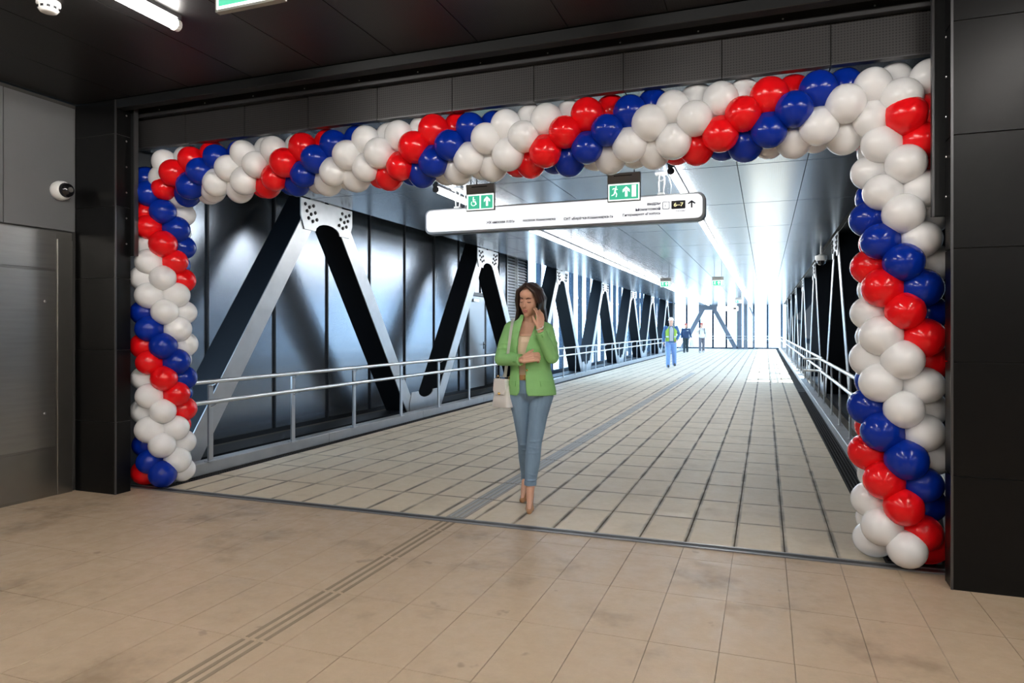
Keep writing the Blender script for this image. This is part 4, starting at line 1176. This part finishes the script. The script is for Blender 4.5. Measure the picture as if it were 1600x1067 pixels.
# ---- distant figures
def walker(loc, rz, label, H, top, trousers, hat, shoes, pose, extra=None, sleeve=None, voxel=.011):
    P = empty('person', loc, rz); tag(P, label, 'person'); k = H / 1.78
    V = lambda x, y, z: Vector((x * k, y * k, z * k))
    sh = [V(-.19, .0, 1.44), V(.19, .0, 1.44)]; el = [V(*p) for p in pose['el']]; wr = [V(*p) for p in pose['wr']]
    hp = [V(-.09, 0, .92), V(.09, 0, .92)]; kn = [V(*p) for p in pose['kn']]; an = [V(*p) for p in pose['an']]
    HM = Matrix.Translation(V(0, -.02, 1.645)) @ Matrix.Diagonal((k * 1.05, k * 1.05, k * 1.05, 1))
    b = BM(); head_geo(b, HM); chain(b, [V(0, .02, 1.42), V(0, 0, 1.58)], [.065 * k, .055 * k])
    loft(b, [(.9 * k, 0, 0, .15 * k, .1 * k), (1.1 * k, 0, 0, .14 * k, .1 * k), (1.4 * k, 0, 0, .17 * k, .1 * k), (1.47 * k, 0, 0, .1 * k, .06 * k)])
    for i, s in ((0, -1), (1, 1)):
        chain(b, [sh[i], el[i], wr[i]], [.055 * k, .045 * k, .03 * k]); chain(b, [hp[i], kn[i], an[i]], [.085 * k, .06 * k, .04 * k])
        d = (wr[i] - el[i]).normalized()
        hand(b, wr[i], d, (-s, -.2, 0) if abs(d.x) < .7 else (0, 1, 0), 1 if s < 0 else -1, [(.25, .4, .3)] * 4, 1.05 * k)
    organic('body', b, 'skin', P, voxel * .75, 3)
    b = BM()
    loft(b, [(.84 * k, 0, 0, .17 * k, .12 * k), (.95 * k, 0, 0, .165 * k, .115 * k), (1.02 * k, 0, 0, .16 * k, .11 * k)])
    for i in (0, 1):
        chain(b, [hp[i], kn[i], an[i] + V(0, 0, -.03)], [.105 * k, .085 * k, .07 * k])
    organic('trousers', b, trousers, P, voxel, 3)
    b = BM()
    loft(b, [(.90 * k, 0, 0, .185 * k, .135 * k), (1.1 * k, 0, 0, .180 * k, .130 * k), (1.3 * k, 0, -.01, .205 * k, .14 * k), (1.42 * k, 0, 0, .2 * k, .11 * k), (1.49 * k, 0, .01, .09 * k, .075 * k)])
    for i in (0, 1): chain(b, [sh[i], el[i], wr[i]], [.070 * k, .06 * k, .046 * k])
    organic('jacket', b, top, P, voxel, 3)
    for i in (0, 1):
        b = BM(); t = an[i] + V(0, -.16, 0); t.z = max(.035 * k, an[i].z - .06 * k)
        hl = an[i] + V(0, .03, 0); hl.z = max(.04 * k, an[i].z - .06 * k)
        chain(b, [hl, an[i] + V(0, -.07, -.03), t], [.042 * k, .045 * k, .036 * k]); organic('shoe', b, shoes, P, voxel, 2)
    b = BM(); T = lambda p: HM @ Vector(p)
    if hat == 'helmet':
        lathe(b, [(0, .125), (.04, .12), (.075, .098), (.094, .06), (.098, .03), (.112, .022), (.112, .016), (.09, .02), (0, .03)], 20, HM @ Matrix.Translation((0, .01, .03)) @ Matrix.Diagonal((.92, 1.12, 1, 1)))
        obj('hard_hat', b, 'helmet', P, True)
    else:
        lathe(b, [(0, .09), (.05, .082), (.078, .05), (.084, .0), (.07, -.005), (0, .0)], 18, HM @ Matrix.Translation((0, .012, .06)) @ Matrix.Diagonal((.95, 1.12, 1, 1)))
        prism(b, [tuple((HM @ Vector((x, y, 0))).xy) for x, y in ((-.06, -.06), (.06, -.06), (.045, -.15), (-.045, -.15))], 'z', T((0, 0, .06)).z, T((0, 0, .068)).z)
        obj('cap', b, hat, P)
        b = BM(); ell(b, T((0, .05, .01)), (.076 * k, .062 * k, .06 * k)); obj('hair', b, 'grey_hair', P, True)
    if extra: extra(P, k, V)
    return P
def vest(P, k, V):
    for s in (-1, 1):
        b = BM(); n = 12
        O = []; I = []
        for z, rx, ry in ((.94, .195, .146), (1.1, .192, .142), (1.3, .213, .152), (1.40, .185, .128), (1.475, .105, .095)):
            a0, a1 = R(26 if z < 1.45 else 40), R(165)
            O.append([b.verts.new(V(s * rx * math.sin(a0 + (a1 - a0) * q / n), -ry * math.cos(a0 + (a1 - a0) * q / n) - (.01 if z > 1.2 and z < 1.35 else 0), z)) for q in range(n + 1)])
        for A, B in zip(O[:-1], O[1:]):
            for q in range(n): b.faces.new((A[q], A[q + 1], B[q + 1], B[q]))
        bmesh.ops.solidify(b, geom=b.faces[:], thickness=.012)
        v = obj('vest_half', b, 'hivis', P, True)
        b = BM(); O = []
        for z, rx, ry in ((1.08, .2, .149), (1.13, .2, .149)):
            O.append([b.verts.new(V(s * rx * math.sin(R(26 + 130 * q / n)), -ry * math.cos(R(26 + 130 * q / n)) - .004, z)) for q in range(n + 1)])
        for q in range(n): b.faces.new((O[0][q], O[0][q + 1], O[1][q + 1], O[1][q]))
        bmesh.ops.solidify(b, geom=b.faces[:], thickness=.004); obj('reflective_band', b, 'reflective', v, True)
    b = BM(); O = []
    for z, rx, ry in ((.95, .19, .14), (1.1, .186, .136), (1.3, .21, .155), (1.40, .19, .122), (1.47, .1, .09)):
        O.append([b.verts.new(V(rx * math.sin(R(-20 + 40 * q / 6)), -ry * math.cos(R(-20 + 40 * q / 6)) - .004, z)) for q in range(7)])
    for A, B in zip(O[:-1], O[1:]):
        for q in range(6): b.faces.new((A[q], A[q + 1], B[q + 1], B[q]))
    bmesh.ops.solidify(b, geom=b.faces[:], thickness=.006); obj('shirt_front', b, 'white_cloth', P, True)
def chest_band(P, k, V):
    b = BM(); box(b, .03 * k, .15 * k, -.152 * k, -.13 * k, 1.33 * k, 1.36 * k); obj('reflective_band', b, 'reflective', P)
def straps(P, k, V):
    for s in (-1, 1):
        b = BM(); tube(b, [V(s * .12, .1, 1.47), V(s * .13, -.06, 1.5), V(s * .14, -.15, 1.36), V(s * .17, -.1, 1.12)], .018 * k, 8); obj('backpack_strap', b, 'dark_trouser', P, True)
def where(px, zc):
    r = (px - CX) / FPX; return (-zc * SN + r * zc * CS, zc * CS + r * zc * SN, 0)
walker(where(1048.5, 25.0), R(14), 'person in white hard hat and yellow green safety vest walking on the bridge', 1.80, 'blue_sleeve', 'light_denim', 'helmet', 'shoe_black',
       dict(el=[(-.26, .03, 1.17), (.29, .06, 1.19)], wr=[(-.27, -.06, .93), (.20, -.06, 1.0)], kn=[(-.11, -.06, .50), (.11, .02, .50)], an=[(-.12, -.10, .10), (.14, .18, .14)]), vest)
walker(where(1071.5, 40.5), R(12), 'person in navy jacket and dark trousers farther along the bridge', 1.72, 'navy', 'dark_trouser', 'red_cap', 'shoe_black',
       dict(el=[(-.25, .04, 1.17), (.27, .03, 1.18)], wr=[(-.25, -.04, .92), (.33, -.04, .94)], kn=[(-.09, -.04, .50), (.09, .02, .50)], an=[(-.10, -.06, .10), (.10, .10, .12)]), chest_band, voxel=.014)
walker(where(1096.5, 40.5), R(10), 'person in white top, red cap and grey trousers farther along the bridge', 1.74, 'white_cloth', 'grey_trouser', 'red_cap', 'shoe_white',
       dict(el=[(-.27, -.08, 1.22), (.25, .05, 1.17)], wr=[(-.16, -.24, 1.44), (.25, -.03, .92)], kn=[(-.10, -.06, .50), (.10, .03, .50)], an=[(-.11, -.10, .10), (.11, .14, .12)]), straps, voxel=.014)
pb = empty('carrier_bag', where(1081.5, 40.4)); tag(pb, 'pale plastic carrier bag held by the person in the navy jacket', 'bag')
b = BM(); loft(b, [(.36, 0, 0, .10, .07), (.42, 0, 0, .16, .09), (.6, 0, 0, .15, .08), (.78, -.02, 0, .07, .04)], 16); obj('sack', b, 'white_cloth', pb, True)
b = BM(); tube(b, [(-.06, 0, .76), (-.05, 0, .88), (-.03, 0, .9), (.0, 0, .76)], .008, 6); obj('handles', b, 'white_cloth', pb, True)

# ------------------------------------------------------------------ outside
gnd = bx('ground', (-400, 400, -60, 500, -7.2, -7), 'ground'); struct(gnd, 'pale ground outside below the bridge', 'ground')
def block(x, y, w_, d_, h, label, m, fl, ny):
    bd = empty('apartment_block', (x, y, -7)); tag(bd, label, 'building')
    bx('wall', (-w_ / 2, w_ / 2, -d_ / 2, d_ / 2, 0, h), m, bd)
    bx('roof', (-w_ / 2 - .3, w_ / 2 + .3, -d_ / 2 - .3, d_ / 2 + .3, h, h + .8), m, bd)
    wm = None
    for f in range(fl):
        for k in range(ny):
            yy = -d_ / 2 + d_ * (k + .5) / ny; zz = 1.2 + f * 3.0
            if wm is None: o = bx('window', (w_ / 2 - .05, w_ / 2 + .06, -.9, .9, 0, 1.6), 'facade_window', bd); o.location = (0, yy, zz); wm = o.data
            else: inst('window', wm, bd, (0, yy, zz))
block(-75, 95, 14, 50, 18, 'pale grey apartment block seen through the left windows', 'facade', 5, 12)
block(-70, 190, 14, 60, 15, 'pale warm coloured apartment block farther off behind the left windows', 'facade_warm', 4, 14)
bpy.context.view_layer.update()
